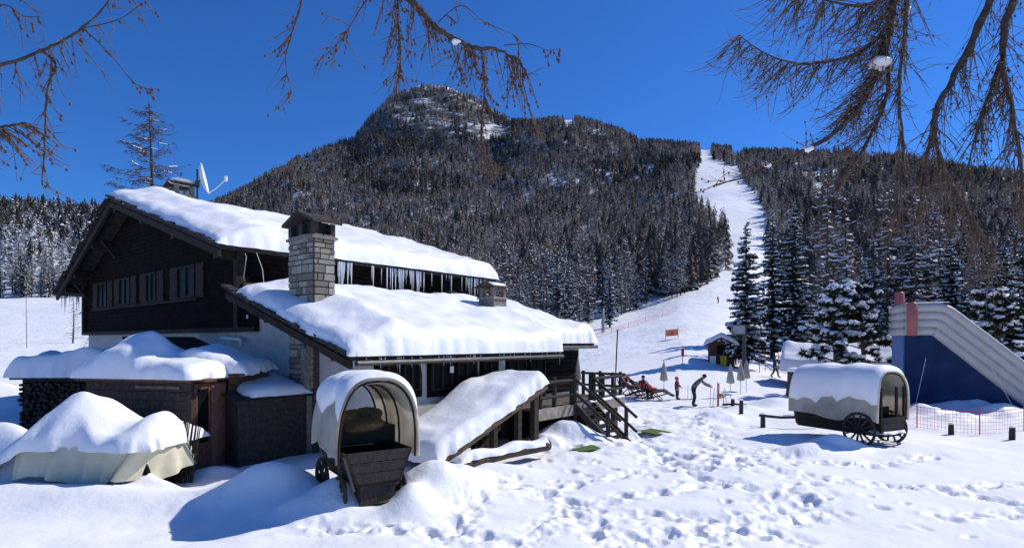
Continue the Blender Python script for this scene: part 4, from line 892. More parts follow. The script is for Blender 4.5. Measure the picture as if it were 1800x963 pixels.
cp = at_depth(1060, 110); cpo = frame('concrete_pylon', 'slim pale lift pylon at the foot of the larches', 'pylon', cp.x, cp.y, .4, cp.z); m = MB(); m.tube([(0, 0, -1), (0, 0, 4.6)], [.34, .26], 10); m.build('shaft', mat('concrete', (.30, .31, .32), .8, .1, 3), cpo, True); m = MB(); m.box(-.9, .9, -.1, .1, 4.4, 4.6); m.build('crossarm', METAL, cpo)
# ---------------------------------------------------------------- small things on the snow
def parasol(px, py, top, label, lean=0):
    p = hit(px, py); hgt = (py-top)*p.y/F; o = frame('folded_parasol', label, 'parasol', p.x, p.y, R.uniform(0, 6), p.z, 'folded parasols on the snow')
    m = MB(); m.tube([(0, 0, -.2), (lean, 0, hgt)], .025, 6); m.build('pole', WHITEMETAL, o)
    m = MB(); m.lathe([(.06, .42*hgt), (.24, .45*hgt), (.2, .62*hgt), (.11, .85*hgt), (.05, .97*hgt), (.02, hgt)], (lean*.7, 0, 0), 10); c = m.build('cloth', mat('parasol_cloth', (.40, .37, .32), .85, .1, 5, bump=.4, bscale=12), o, True)
    m = MB(); m.lathe([(.015, hgt), (.03, hgt+.05), (.0, hgt+.1)], (lean, 0, 0), 6); m.build('finial', WOOD_RAIL, o)
parasol(1167, 694, 636, 'folded cream parasol standing alone beside the sunbathers')
for px, py, tp in ((1284, 699, 640), (1302, 693, 637), (1312, 690, 632)): parasol(px, py, tp, 'folded cream parasol in the row of three below the lift mast')
pp = H(11.2, -7.2, DZ); o = frame('folded_parasol', 'folded pale parasol standing on the terrace behind the railing', 'parasol', pp.x, pp.y, 0, DZ); m = MB(); m.tube([(0, 0, 0), (0, 0, 1.55)], .025, 6); m.build('pole', WHITEMETAL, o); m = MB(); m.lathe([(.05, .6), (.14, .65), (.08, 1.2), (.02, 1.5)], n=8); m.build('cloth', MATS['parasol_cloth'], o)
fp = H(11.9, -8.6, 0); o = frame('leaning_pole', 'long thin pole leaning up from the terrace corner', 'pole', fp.x, fp.y, HR, 0); m = MB(); m.tube([(-.2, 0, .9), (.25, .1, 3.9)], .03, 6); m.box(-.28, -.12, -.08, .08, .6, 1.45); m.build('shaft', WOOD_BEAM, o)
sp_ = hit(1397, 692); o = frame('tree_stump', 'thick dark stump with a round cap of snow near the cart', 'stump', sp_.x, sp_.y, .2, sp_.z); hh = 40*sp_.y/F
m = MB(); m.tube([(0, 0, -.3), (.02, 0, hh*.5), (.0, 0, hh)], [.48, .4, .37], 14); m.build('trunk', BARK, o); m = MB(); m.blob((0, 0, hh+.06), (.5, .5, .14), 6, .08, 16, 8); m.build('snow_cap', SNOW, o, True)
for i, (px, py, h_, lab) in enumerate(((1303, 727, .62, 'short square wooden post in front of the shadowed snowbank'), (1341, 752, .55, 'stub fence post holding the log rail beside the cart'), (1672, 764, .4, 'small snow-capped stake by the red net'), (1779, 772, .42, 'short stake near the far end of the red net'), (1288, 712, .3, 'low stake behind the snow heap'))):
    p = hit(px, py); o = frame('fence_post', lab, 'post', p.x, p.y, R.uniform(0, 1), p.z); m = MB(); m.tube([(0, 0, -.3), (0, 0, h_*.6), (.01, 0, h_)], [.1, .095, .085], 7); m.build('stake', WOOD_RAIL, o)
    m = MB(); m.blob((0, 0, h_+.02), (.1, .1, .04), i, .1, 8, 6); m.build('snow_cap', SNOW, o, True)
a, b_ = hit(1341, 748), hit(1447, 752); o = frame('fence_rail', 'rough log rail running from the stub post to the cart', 'rail', a.x, a.y, 0, a.z); d_ = b_-a
m = MB(); m.tube([(-.15, 0, .42), tuple(d_*.3+Vector((0, 0, .36))), tuple(d_*.6+Vector((0, 0, .40))), tuple(d_+Vector((0, 0, .42)))], [.06, .055, .065, .05], 7); m.build('log', WOOD_RAIL, o); m = MB(); m.tube([tuple(d_*.35+Vector((0, 0, .42))), tuple(d_*.55+Vector((0, 0, .46)))], .04, 6); m.build('snow_strip', SNOW, o, True)
a, b_ = Vector((*flat(812, 836), 0)), Vector((*flat(962, 805), 0)); o = frame('fallen_log', 'snow-topped log lying in front of the covered stairway', 'log', a.x, a.y, math.atan2((b_-a).y, (b_-a).x), gz(a.x, a.y)); L = (b_-a).length
m = MB(); m.tube([(0, 0, .1), (L*.5, .03, .2), (L, 0, .22)], [.15, .17, .18], 12); m.build('trunk', BARK, o); snow_sheet('snow_cover', o, -.2, L-.05, -.2, .2, lambda u, v: .2+.06*u/L, lambda u, v: .2+.06*math.sin(u*4), (.2, .08, .16, .16), 50, 14)
GRN = mat('green_mat', (.10, .17, .035), .95, .3, 25, bump=.5, bscale=80)
for px, py, w_, d_, an_ in ((1030, 795, .8, .5, .5), (1150, 761, .75, 1.1, .55)):
    x, y = flat(px, py); o = MB(); z = gz(x, y)
    o.grid(lambda a, b_: (lambda X, Y: (X, Y, max(z, gz(x+X, y+Y))-z+.045))(*(lambda u, v: (u*math.cos(an_)-v*math.sin(an_), u*math.sin(an_)+v*math.cos(an_)))((a-.5)*w_, (b_-.5)*d_)), 10, 10); o = o.build('grass_mat', GRN); o.location = (x, y, z)
    tag(o, 'green turf mat on the trodden snow '+('nearest the pile under the steps' if px < 1100 else 'out on the open path'), 'mat')
# nets
def net(name, label, pts, hgt, step, rows, colm, post_r=.02, tilt=0):
    o = frame(name, label, 'safety net', pts[0].x, pts[0].y, 0, pts[0].z); o0 = pts[0]; n = MB()
    for a, b_ in zip(pts, pts[1:]):
        d = b_-a; L = d.length; k = max(1, int(L/step)); wd = step*.09
        for i in range(k):
            p = a+d*(i/k)-o0; dd = d.normalized()*wd; n.add([p-dd*.5, p+dd*.5, p+dd*.5+Vector((0, 0, hgt)), p-dd*.5+Vector((0, 0, hgt))], [(0, 1, 2, 3)])
        for r in range(rows+1):
            z = Vector((0, 0, .05+(hgt-.05)*r/rows)); t = Vector((0, 0, wd*(.8 if r < rows else 1.8))); sag = Vector((0, 0, -.05))
            mid = (a+b_)/2-o0+sag; n.add([a-o0+z, mid+z, mid+z+t, a-o0+z+t], [(0, 1, 2, 3)]); n.add([mid+z, b_-o0+z, b_-o0+z+t, mid+z+t], [(0, 1, 2, 3)])
    n.build('net', colm, o)
    for p in pts: m = MB(); m.tube([tuple(p-o0+Vector((0, 0, -.4))), tuple(p-o0+Vector((tilt, 0, hgt+.15)))], post_r, 6); m.build('net_post', colm, o)
    return o
REDN = mat('red_net', (.55, .05, .06), .7, .15, 5); ORN = mat('orange_net', (.75, .16, .05), .7, .15, 5)
net('safety_net', 'red safety net on thin stakes in front of the inflatable slide', [hit(1592, 738), hit(1612, 752), hit(1722, 764), hit(1800, 757), hit(1880, 760)], .85, .12, 6, REDN)
net('piste_net', 'long pink safety net along the left edge of the ski run', [hit(p, q) for p, q in ((1042, 598), (1075, 586), (1105, 576), (1135, 566), (1165, 556), (1190, 546))], .95, .45, 3, mat('faded_pink_net', (.62, .30, .30), .7, .1, 5), .04)
net('hut_net', 'short red net beside the ticket hut', [hit(1272, 645), hit(1284, 643), hit(1298, 641)], 1.25, .12, 8, REDN, .025)
for i, (px, py) in enumerate(((1200, 640), (1335, 655), (1345, 652), (1368, 648))): p = hit(px, py); o = frame('marker_pole', 'thin red marker pole '+('alone on the run left of the ticket hut' if i == 0 else 'right of the lift mast'), 'pole', p.x, p.y, 0, p.z, None if i == 0 else 'marker poles right of the lift mast'); m = MB(); m.tube([(0, 0, -.2), (0, 0, 1.5)], .03, 6); m.build('rod', REDN, o); m = MB(); m.box(-.12, .12, -.005, .005, .7, 1.3) if i == 0 else m.tube([(0, 0, 1.5), (0, 0, 1.6)], .04, 6); m.build('flag', REDN, o)
p, q = hit(1170, 597), hit(1192, 595); o = frame('slow_banner', 'orange warning banner stretched between two poles on the ski run', 'banner', p.x, p.y, 0, p.z); d_ = q-p
for e in (Vector((0, 0, 0)), d_): m = MB(); m.tube([tuple(e+Vector((0, 0, -.3))), tuple(e+Vector((0, 0, 1.35)))], .03, 6); m.build('pole', ORN, o)
m = MB(); up = Vector((0, 0, .8)); z = Vector((0, 0, .42)); m.hexa([z, z+d_, z+d_+Vector((0, .03, 0)), z+Vector((0, .03, 0)), z+up, z+d_+up, z+d_+up+Vector((0, .03, 0)), z+up+Vector((0, .03, 0))]); bn = m.build('cloth', mat('banner_orange', (.85, .25, .10), .7, .08, 3), o)
m = MB(); c_ = z+d_*.5+Vector((0, -.03, .1)); m.prism([c_-d_*.14, c_+d_*.14, c_+Vector((0, 0, .5))], (0, .015, 0)); m.build('symbol', mat('banner_red', (.6, .06, .03), .7, .1, 3), bn)
# old post at left edge
p = hit(47, 612); o = frame('slim_pole', 'slim lone pole in the snow field beside the log shed', 'pole', p.x, p.y, 0, p.z); hh = 100*p.y/F; m = MB(); m.tube([(0, 0, -.3), (-.12, 0, hh)], [.05, .035], 6); m.build('shaft', WOOD_GREY, o)
# ---------------------------------------------------------------- near trees
def near_spruce(label, px, base_py, top_py, r, seed, Y=None, nb=11, levels=34, snow=.8):
    b_ = hit(px, base_py) if Y is None else at_depth(px, Y); h = CZ+(HOR-top_py)*b_.y/F-b_.z
    return tree_thing('spruce', label, 'tree', (b_.x, b_.y, b_.z), spruce(h, r, seed, levels, nb, 6, snow), [NEEDLE, SNOW], rz=seed)
near_spruce('tall slender spruce loaded with snow right behind the ticket hut', 1312, 648, 388, 2.2, 101)
near_spruce('broad tall snow-laden spruce behind the green hut', 1396, 640, 352, 3.0, 102)
near_spruce('dark snowy spruce between the two tallest spruces', 1358, 630, 376, 2.6, 103, Y=66)
near_spruce('snowy spruce rising behind the brown cabin', 1600, 600, 395, 3.0, 104, Y=62, snow=.5)
near_spruce('snowy spruce behind the top of the inflatable slide', 1672, 600, 420, 2.8, 105, Y=58, snow=.55)
near_spruce('spruce with white-tipped limbs beside the low end of the slide', 1765, 600, 430, 3.0, 106, Y=52, snow=.6)
near_spruce('small snow-hung spruce at the foot of the larch row', 1072, 560, 470, 2.3, 107, Y=120, levels=22, nb=9)
def pine(h, r, seed, limbs=22, clumps=7):
    R = random.Random(seed); t = MB(); t.m = 0
    t.tube([(0, 0, -.4), (.1, 0, h*.35), (-.05, .05, h*.7), (0, 0, h*.92)], [.17, .13, .08, .03], 8)
    for i in range(limbs):
        f = .28+.68*i/limbs; a = i*2.4+R.uniform(-.4, .4); L = r*(1-.55*((f-.28)/.7)**1.5)*R.uniform(.7, 1.1); b0 = Vector((0, 0, h*f*.95)); R0 = R.uniform(.05, .7); ca, sa = math.cos(a), math.sin(a)
        pt = lambda s: b0+Vector((ca*L*s, sa*L*s, L*(R0*s-.25*s*s+.2*f*s)))
        t.m = 0; t.tube([pt(0), pt(.35), pt(.7), pt(1)], [.05, .038, .025, .01], 5)
        for k in range(clumps):
            s = R.uniform(.3, 1.05); c = pt(s)+Vector((R.uniform(-.3, .3), R.uniform(-.3, .3), R.uniform(-.1, .2))); cr = R.uniform(.2, .42)
            t.m = 1
            for q in range(75):
                d = Vector((R.gauss(0, 1), R.gauss(0, 1), R.gauss(0, .75))).normalized(); e = c+d*cr*R.uniform(.8, 1.25); sd_ = d.cross(Vector((R.gauss(0, 1), R.gauss(0, 1), R.gauss(0, 1)))).normalized()*.035
                m_ = c+d*cr*.25; t.add([m_-sd_, m_+sd_, e], [(0, 1, 2)])
            if R.random() < .6:
                t.m = 2; t.blob((c.x, c.y, c.z+cr*.5), (cr*R.uniform(.45, .95), cr*R.uniform(.45, .95), cr*R.uniform(.3, .5)), R.random(), .4, 10, 7)
    return t
for px, Y, top, r, seed, lab in ((1466, 36, 494, 1.9, 7, 'rounded pine with fat snow clumps in front of the cabin'), (1515, 37, 484, 2.0, 8, 'taller snow-clumped pine beside the cabin wall'), (1752, 40, 505, 2.3, 10, 'snow-clumped pine rising over the low end of the slide')):
    b_ = at_depth(px, Y); tree_thing('snowy_pine', lab, 'tree', tuple(b_), pine(CZ+(HOR-top)*Y/F-b_.z, r, seed), [NEEDLE, SNOW])
b_ = at_depth(262, 46); tree_thing('larch', 'tall bare larch with snow lumps rising behind the chalet ridge', 'tree', tuple(b_), larch(CZ+(HOR-180)*46/F-b_.z, 6.0, 77, 170, 16, .25, 1.2), [LTWIG, SNOW])
b_ = hit(128, 603); tree_thing('larch', 'small snowy larch beside the left eave icicles', 'tree', tuple(b_), larch(95*b_.y/F, 1.5, 78, 70, 8, .6, .9), [LTWIG, SNOW])
# larches whose boughs hang into view from trunks just out of frame
def bough_tree(name, label, trunk_xy, height):
    o = thing(name, label, 'tree', (trunk_xy[0], trunk_xy[1], gz(*trunk_xy)), 0); z0 = o.location.z
    m = MB(); m.tube([(0, 0, -.4), (.05, .02, height*.4), (-.04, 0, height*.75), (0, 0, height)], [.26, .2, .12, .03], 12); m.build('trunk', BARK, o, True)
    return o
RT = random.Random(31)
def twig(m, cone, p, d, L, r, curl=.5, n=9, cones=.25):
    p = Vector(p); d = Vector(d).normalized(); pts = [p.copy()]; rad = [r*1.1]; st = L/n; wv = Vector((RT.uniform(-1, 1), RT.uniform(-1, 1), 0))*.12
    for i in range(n):
        f = i/n; g = -.35*(1-f)+curl*f*f
        d = (d+Vector((0, 0, g*.38))+wv*RT.uniform(-.5, 1)).normalized(); p = p+d*st; pts.append(p.copy()); rad.append(max(.0024, r*(1-.75*f)*(1.45 if i % 2 else .8)))
        if cone is not None and RT.random() < cones*.3: cone.blob(tuple(p+Vector((0, 0, -.012))), (.013, .013, .018), i, .15, 6, 4)
    m.tube(pts, rad, 4, False); return pts
def bough(o, pts, r0, r1, ntw, lens, dirs, curl=.5, sub=2, cones=.25, snow=(), span=1.):
    """one limb through the given points (world), with hanging twigs"""
    base = Vector(o.location); pts = [Vector(p)-base for p in pts]; N = len(pts); b = MB()
    dense = []
    for i in range(N-1):
        a, c = pts[i], pts[i+1]; pr = pts[max(i-1, 0)]; nx = pts[min(i+2, N-1)]
        for k in range(5):
            t = k/5; dense.append(.5*((2*a)+(c-pr)*t+(2*pr-5*a+4*c-nx)*t*t+(3*a-pr-3*c+nx)*t**3)+Vector((RT.uniform(-1, 1), RT.uniform(-1, 1), RT.uniform(-1, 1)))*r0*.25)
    dense.append(pts[-1]); M = len(dense); rad = [(r0+(r1-r0)*i/(M-1))*RT.uniform(.85, 1.2) for i in range(M)]
    b.tube(dense, rad, 7); lo = b.build('limb', BARK, o, True)
    tw, cn = MB(), MB()
    for k in range(int(ntw*2.0)):
        i = RT.randrange(int(M*.12), max(int(M*.12)+1, int(M*span))); d = Vector(dirs)+Vector((RT.gauss(0, .35), RT.gauss(0, .35), RT.gauss(0, .3))); L = RT.uniform(*lens)
        ps = twig(tw, cn, dense[i], d, L, RT.uniform(.004, .0075), curl, 10, cones)
        for j in range(RT.randrange(sub+1)):
            q = RT.randrange(2, 9); twig(tw, cn, ps[q], Vector((RT.gauss(0, 1), RT.gauss(0, .6), RT.gauss(-.3, .6))), L*RT.uniform(.25, .55), .0045, curl, 6, cones*.5)
    if tw.v: t_ = tw.build('twigs', TWIG, lo); t_['kind'] = 'stuff'
    if cn.v: c_ = cn.build('cones', CONE, lo, True); c_['kind'] = 'stuff'
    for (px, py, Y, s) in snow:
        q = P(px, py, Y)-base; m = MB(); m.blob(tuple(q), (s, s*.8, s*.5), px, .3, 12, 8); m.build('snow_lump', SNOW, lo, True)
Wp = lambda Y, *l: [P(a, b_, Y+dy) for a, b_, dy in l]
tl = bough_tree('larch_overhead', 'bare larch whose thin cone-studded twigs hang in over the chalet', (-8.2, 6.2), 13)
bough(tl, [(-8.2, 6.2, 6.0)]+Wp(6, (-80, 135, 0), (0, 116, 0), (60, 95, 0), (110, 72, 0), (145, 50, 0), (190, 5, .1), (215, -40, .1)), .022, .006, 16, (.25, .6), (.3, 0, -.8), .6, 2)
bough(tl, [(-8.2, 6.2, 5.6)]+Wp(6, (-60, 235, 0), (0, 224, 0), (45, 216, 0)), .02, .009, 26, (.25, .7), (.7, 0, -.25), .5, 2, .5)
bough(tl, Wp(6, (70, 88, 0), (98, 112, 0), (86, 145, 0), (80, 200, 0), (78, 260, 0), (74, 325, 0)), .016, .006, 9, (.15, .4), (.3, 0, -.6), .6, 1, .5)
bough(tl, Wp(6, (145, 50, 0), (170, 72, 0), (205, 110, 0), (235, 145, 0), (262, 158, 0)), .007, .003, 3, (.1, .2), (.5, 0, -.4), .6, 0, .8)
bough(tl, Wp(6, (145, 50, 0), (175, 44, 0), (215, 32, 0), (250, 5, 0)), .007, .003, 3, (.1, .3), (.5, 0, -.4), .8, 0, .4)
bough(tl, [(-8.2, 6.2, 6.4)]+Wp(6, (-70, 60, 0), (0, 10, 0), (40, 28, 0), (70, 30, 0)), .012, .003, 8, (.2, .5), (.4, 0, -.6), .7, 1)
bough(tl, [(-8.2, 6.2, 9.6)]+Wp(6.5, (100, -330, 0), (400, -190, 0), (620, -70, 0), (712, -6, 0), (735, 15, 0), (765, 48, 0), (800, 70, 0), (830, 84, 0), (870, 86, 0), (905, 102, 0), (925, 125, 0)), .06, .010, 50, (.25, .75), (.15, 0, -.9), .35, 2, .7, [(802, 74, 6.45, .05)])
bough(tl, Wp(6.5, (620, -70, 0), (690, -30, 0), (700, 40, 0), (704, 100, 0), (702, 135, 0)), .014, .005, 22, (.2, .6), (-.2, 0, -.8), .4, 1, .5)
bough(tl, Wp(6.5, (400, -190, 0), (530, -60, 0), (528, 10, 0), (510, 70, 0), (502, 110, 0), (512, 160, 0)), .013, .004, 9, (.15, .45), (-.4, 0, -.5), .7, 1, .5)
bough(tl, Wp(6.5, (620, -70, 0), (650, -20, 0), (625, 30, 0), (600, 70, 0), (570, 100, 0)), .008, .003, 10, (.15, .4), (-.3, 0, -.7), .6, 1)
bough(tl, Wp(6.5, (845, 86, 0), (852, 130, 0), (850, 180, 0), (846, 240, 0), (862, 290, 0)), .013, .003, 14, (.12, .4), (.2, 0, -.7), .5, 1, .9)
bough(tl, Wp(6.5, (905, 102, 0), (918, 140, 0), (930, 190, 0), (945, 220, 0)), .006, .002, 5, (.1, .3), (.2, 0, -.7), .5, 1)
bough(tl, Wp(6.5, (885, 80, 0), (930, 78, 0), (960, 88, 0), (985, 86, 0)), .006, .002, 3, (.1, .2), (.2, 0, -.7), .5, 0, .9)
bough(tl, Wp(6.5, (770, 40, 0), (810, 10, 0), (850, 38, 0), (900, 60, 0)), .006, .002, 5, (.1, .3), (.4, 0, -.3), .5, 1)
tr_ = bough_tree('larch_overhead', 'bare larch whose dense drooping boughs hang down in front of the right-hand forest', (9.2, 7.6), 14)
T0 = (9.2, 7.6)
bough(tr_, [(*T0, 10.4)]+Wp(7.4, (1800, -130, 0), (1745, -10, 0), (1710, 70, 0), (1680, 130, 0), (1650, 185, 0), (1642, 230, 0), (1655, 290, 0), (1685, 345, 0), (1725, 410, 0), (1745, 440, 0)), .058, .010, 70, (.3, .9), (-.1, 0, -.9), .3, 2, .3)
bough(tr_, Wp(7.4, (1645, 190, 0), (1636, 240, .1), (1625, 300, .1), (1615, 370, .1)), .028, .005, 26, (.25, .7), (-.2, 0, -.9), .3, 1)
bough(tr_, [(*T0, 10.0)]+Wp(7.2, (1840, -100, 0), (1775, 20, 0), (1762, 100, 0), (1775, 170, 0), (1790, 260, 0), (1800, 340, 0)), .055, .012, 70, (.3, 1.0), (-.2, 0, -.9), .3, 2, .2)
bough(tr_, Wp(7.3, (1765, 90, 0), (1738, 170, 0), (1716, 230, 0), (1700, 300, 0)), .025, .006, 34, (.3, .8), (-.2, 0, -.9), .3, 2, .2)
bough(tr_, [(*T0, 10.8)]+Wp(7.8, (1750, -190, 0), (1640, -100, 0), (1580, -20, 0), (1560, 60, 0), (1540, 130, 0), (1500, 200, 0), (1440, 252, 0), (1370, 285, 0), (1310, 312, 0), (1258, 324, 0)), .07, .008, 150, (.3, .95), (-.6, 0, -.5), .85, 3, .12, [(1545, 112, 7.7, .15), (1420, 262, 7.8, .07), (1592, 20, 7.7, .08), (1350, 292, 7.8, .05)], .62)
bough(tr_, Wp(7.8, (1440, 252, 0), (1370, 285, 0), (1310, 312, 0), (1258, 324, 0)), .006, .004, 9, (.2, .5), (-.6, 0, .3), .9, 1, .5)
bough(tr_, Wp(7.8, (1570, 30, 0), (1530, 80, 0), (1470, 106, 0), (1400, 112, 0), (1340, 92, 0), (1300, 62, 0)), .026, .004, 70, (.3, .9), (-.6, 0, -.5), 1.0, 2, .1)
bough(tr_, Wp(7.8, (1555, 80, 0), (1560, 160, 0), (1530, 240, 0), (1480, 310, 0), (1420, 345, 0)), .03, .006, 44, (.3, .8), (-.6, 0, -.5), .8, 2, .1, (), .7)
bough(tr_, Wp(7.6, (1600, -60, 0), (1590, 60, 0), (1580, 170, 0), (1588, 260, 0), (1580, 360, 0)), .03, .006, 44, (.3, .9), (-.2, 0, -.9), .4, 2, .15)
bough(tr_, Wp(7.7, (1580, -20, 0), (1520, 10, 0), (1450, 0, 0), (1390, -20, 0)), .025, .005, 60, (.4, 1.0), (-.5, 0, -.6), .9, 2, .1)
# ---------------------------------------------------------------- people
def person(label, loc, rz, J, cols, extra=None, cat='person', hat=None, group=None):
    """J: joints in local metres; cols: jacket, trousers, hair/hat, boots"""
    root = thing('person', label, cat, loc, rz, group)
    segs = []; V_ = []; E_ = []; Rr = []; lab = []
    def chain(names, rads, l):
        prev = None
        for nme, r in zip(names, rads):
            p = Vector(J[nme]) if isinstance(nme, str) else Vector(nme)
            key = tuple(round(c, 4) for c in p)
            if key in idx: i = idx[key]
            else: i = len(V_); idx[key] = i; V_.append(p); Rr.append(r)
            if prev is not None: E_.append((prev, i)); segs.append((V_[prev], V_[i], l))
            prev = i
    idx = {}
    chain(['hip', 'waist', 'chest', 'neck'], [.15, .135, .16, .06], 0)
    hd = Vector(J['head']); nk = Vector(J['neck']); up = (hd-nk).normalized(); chain(['neck', tuple(hd), tuple(hd+up*.1)], [.06, .1, .07], 2)
    fw = Vector(J.get('face', (0, -1, 0))); chain([tuple(hd), tuple(hd+fw*.1-up*.01)], [.1, .03], 2)
    for s in 'LR':
        chain(['chest', 'sh'+s, 'el'+s, 'ha'+s], [.16, .075, .058, .04], 0)
        ha = Vector(J['ha'+s]); d = (ha-Vector(J['el'+s])).normalized(); sx = d.cross(Vector((0, 0, 1))); sx = sx.normalized() if sx.length > .1 else Vector((1, 0, 0))
        palm = ha+d*.06; chain([tuple(ha), tuple(palm)], [.04, .035], 2)
        for k, (o, l_) in enumerate(((-.03, .06), (-.01, .075), (.01, .075), (.03, .06))):
            k1 = palm+sx*o+d*l_*.55; chain([tuple(palm), tuple(k1), tuple(k1+(d*.5-Vector((0, 0, .5)))*l_*.6)], [.035, .01, .009], 2)
        th0 = ha+d*.02+sx*.045*(1 if s == 'L' else -1); chain([tuple(ha), tuple(th0), tuple(th0+d*.04)], [.04, .012, .01], 2)
        chain(['hip', 'hp'+s, 'kn'+s, 'an'+s], [.15, .1, .075, .055], 1)
        an = Vector(J['an'+s]); to = Vector(J.get('toe'+s, tuple(an+Vector((0, -.2, -.06))))); chain(['an'+s, tuple(to)], [.055, .05], 3)
    me = bpy.data.meshes.new('body'); me.from_pydata([tuple(v) for v in V_], E_, []); o = bpy.data.objects.new('body', me); COL.objects.link(o)
    sk = o.modifiers.new('s', 'SKIN'); sk.use_smooth_shade = True
    for i, sv in enumerate(me.skin_vertices[0].data): sv.radius = (Rr[i]*1.15, Rr[i]*1.15); sv.use_root = (i == 0)
    ss = o.modifiers.new('ss', 'SUBSURF'); ss.levels = 1; ss.render_levels = 1
    dg = bpy.context.evaluated_depsgraph_get(); nm = bpy.data.meshes.new_from_object(o.evaluated_get(dg)); bpy.data.objects.remove(o)
    b = bpy.data.objects.new('body', nm); COL.objects.link(b); b.parent = root
    nm.materials.clear()
    for c in cols: nm.materials.append(c)
    for p in nm.polygons:
        c = p.center; p.use_smooth = True
        def dist2(s):
            ab = s[1]-s[0]; k = max(0, min(1, (c-s[0]).dot(ab)/max(1e-6, ab.length_squared))); return (c-s[0]-ab*k).length_squared
        p.material_index = min(segs, key=dist2)[2]
    # hat or hair
    m = MB(); m.blob(tuple(hd+up*.055+(-fw)*.02), (.115, .115, .105), 1, .03, 14, 8); m.build('hat', hat or BLACK, root, True)
    return root
SKIN = mat('skin', (.42, .25, .18), .6, .1, 8)
def cloth(n, c): return mat(n, c, .85, .2, 6, bump=.3, bscale=20)
STAND = dict(hip=(0, 0, .95), waist=(0, 0, 1.1), chest=(0, 0, 1.32), neck=(0, 0, 1.5), head=(0, 0, 1.62), shL=(.19, 0, 1.42), shR=(-.19, 0, 1.42), elL=(.25, .04, 1.15), elR=(-.25, .04, 1.15), haL=(.25, -.08, .92), haR=(-.25, -.08, .92),
             hpL=(.1, 0, .9), hpR=(-.1, 0, .9), knL=(.11, -.03, .5), knR=(-.11, -.03, .5), anL=(.12, 0, .09), anR=(-.12, 0, .09))
def pose(**k): d = dict(STAND); d.update(k); return d
OLIVE, DKTR, REDJ, NAVY = cloth('olive_pullover', (.16, .15, .12)), cloth('dark_trousers', (.025, .022, .025)), cloth('red_jacket', (.32, .03, .045)), cloth('navy_clothes', (.03, .035, .06))
BOOT = cloth('boots', (.05, .03, .035)); REDH = cloth('red_hat', (.6, .05, .04)); PURP = cloth('plum_jacket', (.15, .04, .07)); GREYC = cloth('grey_clothes', (.16, .15, .16))
p = hit(1222, 714)     # man stooping over his skis, seen from the side, facing right (local -y is forward)
person('man in grey pullover and dark trousers stooping over upright skis', p, math.radians(82), pose(hip=(0, .1, .93), waist=(0, .02, 1.08), chest=(0, -.2, 1.3), neck=(0, -.34, 1.44), head=(0, -.44, 1.53), shL=(.18, -.27, 1.37), shR=(-.18, -.27, 1.37), elL=(.22, -.5, 1.2), elR=(-.2, -.45, 1.15), haL=(.16, -.78, 1.08), haR=(-.14, -.74, 1.03), hpL=(.1, .1, .9), hpR=(-.1, .1, .9), knL=(.14, -.02, .5), knR=(-.12, .05, .5), anL=(.15, .06, .09), anR=(-.14, .16, .09), face=(0, -.75, -.66)), [OLIVE, DKTR, SKIN, BOOT], hat=BLACK)
q = Vector((p.x+1.35, p.y-.05, 0)); q.z = gz(q.x, q.y)
sk = thing('ski_set', 'skis and poles stuck upright in the snow heap before the stooping man', 'skis', q, .2)
for x, y, l_, c in ((-.25, 0, 1.25, REDH), (-.16, .03, 1.2, REDH), (.15, .1, .8, WHITEMETAL)): m = MB(); m.bar((x, y, -.2), (x+.06, y+.05, l_), .07, .02); m.build('ski', c, sk)
for x, t_ in ((-.5, .12), (.3, -.1), (-.65, .05)): m = MB(); m.tube([(x, 0, -.1), (x+t_, .05, .95)], .012, 5); m.build('ski_pole', METAL, sk)
m = MB(); m.blob((0, 0, .55), (.2, .15, .12), 3, .2, 10, 7); m.build('glove_bag', SKIN, sk, True)
m = MB(); m.tube([(.0, -.1, .1), (.6, -.2, .14), (1.2, -.3, .08)], .06, 6); m.build('dark_bag', BLACK, sk, True)
p = hit(1190, 702); s_ = .62
def scaled(J, s): return {k: tuple(c*s for c in v) if k != 'face' else v for k, v in J.items()}
person('small child in plum jacket and red hat standing on the snow', p, math.radians(60), scaled(pose(haL=(.2, -.25, 1.0), elL=(.27, -.05, 1.15)), .72), [PURP, NAVY, SKIN, BOOT], hat=REDH)
p2 = hit(1212, 702); o = thing('ski_pole_pair', 'pair of small ski poles planted beside the child', 'ski poles', p2); 
for x in (-.1, .12): m = MB(); m.tube([(x, 0, -.1), (x+.02, 0, .85)], .012, 5); m.build('ski_pole', METAL, o); 
m = MB(); m.box(-.5, .2, -.1, -.04, .02, .05); m.build('ski', REDH, o)
p = hit(1362, 664); person('walker in dark clothes striding across the shaded snow', p, math.radians(60), pose(knL=(.11, -.2, .5), anL=(.12, -.25, .1), knR=(-.11, .05, .5), anR=(-.12, .3, .14), elL=(.27, .12, 1.15), elR=(-.27, -.05, 1.15)), [NAVY, DKTR, SKIN, BOOT])
p = hit(1291, 641); person('attendant in red jacket standing at the side of the ticket hut', p, .4, pose(), [cloth('bright_red', (.6, .05, .03)), DKTR, SKIN, BOOT])
for i, (px, py, c) in enumerate(((1262, 533, REDH), (1246, 430, NAVY))): p = hit(px, py); person('far-off skier '+('in red on the lower run' if i == 0 else 'in dark clothes high on the run'), p, .5, pose(knL=(.11, -.15, .52), knR=(-.11, -.15, .52)), [c, DKTR, SKIN, BOOT], hat=c)
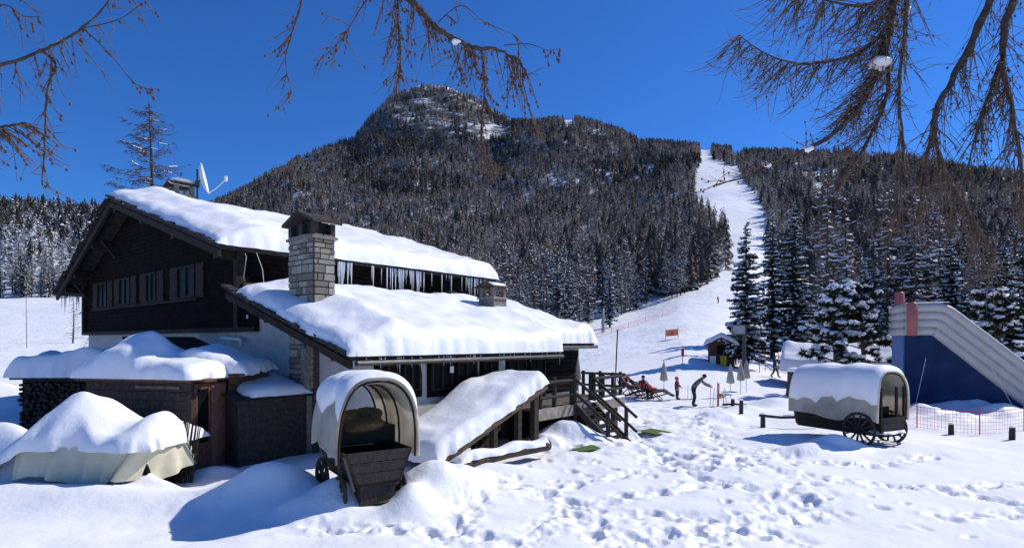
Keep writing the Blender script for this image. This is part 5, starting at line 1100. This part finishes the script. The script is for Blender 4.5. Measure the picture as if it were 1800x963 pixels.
# sunbathers on deck chairs
def lounge(px, py, rz, label, cols, hat, sit=False):
    p = hit(px, py); o = thing('deck_chair', 'folding deck chair under the '+label, 'deck chair', p, rz)
    for x in (-.3, .3):
        for a, b_ in (((x, .75, .95), (x, -.35, .02)), ((x, .55, .02), (x, -.75, .42))): m = MB(); m.bar(a, b_, .04, .05); m.build('frame_bar', WOOD_BEAM, o)
    m = MB(); m.grid(lambda a, b_: (-.27+.54*a, .72-1.42*b_, (.92-.95*b_+.85*b_*b_-.4*b_**3) if True else 0), 4, 12); m.build('canvas_seat', NAVY, o, True)
    m = MB(); m.bar((-.32, .75, .95), (.32, .75, .95), .04, .04); m.bar((-.32, -.75, .42), (.32, -.75, .42), .04, .04); m.build('cross_bar', WOOD_BEAM, o)
    if sit: J = pose(hip=(0, -.02, .52), waist=(0, .08, .66), chest=(0, .1, .9), neck=(0, .1, 1.1), head=(0, .08, 1.23), shL=(.19, .1, 1.0), shR=(-.19, .1, 1.0), elL=(.3, -.05, .8), elR=(-.3, -.05, .8), haL=(.16, -.28, .72), haR=(-.16, -.28, .72), hpL=(.1, -.06, .5), hpR=(-.1, -.06, .5), knL=(.14, -.5, .56), knR=(-.14, -.5, .56), anL=(.14, -.62, .14), anR=(-.14, -.62, .14))
    else: J = pose(hip=(0, -.02, .5), waist=(0, .14, .56), chest=(0, .36, .74), neck=(0, .52, .9), head=(0, .6, 1.0), shL=(.19, .42, .82), shR=(-.19, .42, .82), elL=(.32, .2, .66), elR=(-.32, .2, .66), haL=(.12, -.02, .66), haR=(-.12, -.02, .66), hpL=(.1, -.08, .5), hpR=(-.1, -.08, .5), knL=(.13, -.5, .6), knR=(-.13, -.5, .6), anL=(.14, -.88, .34), anR=(-.14, -.88, .34), face=(0, -.75, .66))
    person(label, p, rz, J, cols, hat=hat)
lounge(1112, 697, math.radians(75), 'sunbather in mixed dark and red clothes lying back', [PURP, GREYC, SKIN, BOOT], BLACK)
lounge(1132, 701, math.radians(20), 'sunbather in red jacket sitting up among the deck chairs', [REDJ, DKTR, SKIN, BOOT], cloth('brown_hair', (.06, .035, .02)), True)
lounge(1152, 703, math.radians(65), 'sunbather in grey and red stretched out toward the slope', [REDJ, GREYC, SKIN, BOOT], BLACK)
lounge(1122, 693, math.radians(85), 'sunbather in navy clothes reclining behind the red jackets', [NAVY, DKTR, SKIN, BOOT], REDH)
p = hit(1096, 692); o = thing('rucksack_chair', 'dark folding chair loaded with rucksacks beside the terrace', 'chair', p, .6)
for x in (-.28, .28):
    for a, b_ in (((x, .3, .9), (x, -.3, 0)), ((x, .3, 0), (x, -.3, .5))): m = MB(); m.bar(a, b_, .04, .04); m.build('frame_bar', BLACK, o)
m = MB(); m.box(-.28, .28, -.25, .25, .44, .48); m.build('seat', BLACK, o)
m = MB(); m.blob((0, 0, .72), (.27, .24, .28), 5, .12, 14, 9); m.build('rucksack', BLACK, o, True); m = MB(); m.blob((.02, -.1, .95), (.16, .14, .1), 6, .15, 10, 7); m.build('folded_jacket', mat('ochre_cloth', (.22, .18, .06), .9, .2, 8), o, True)
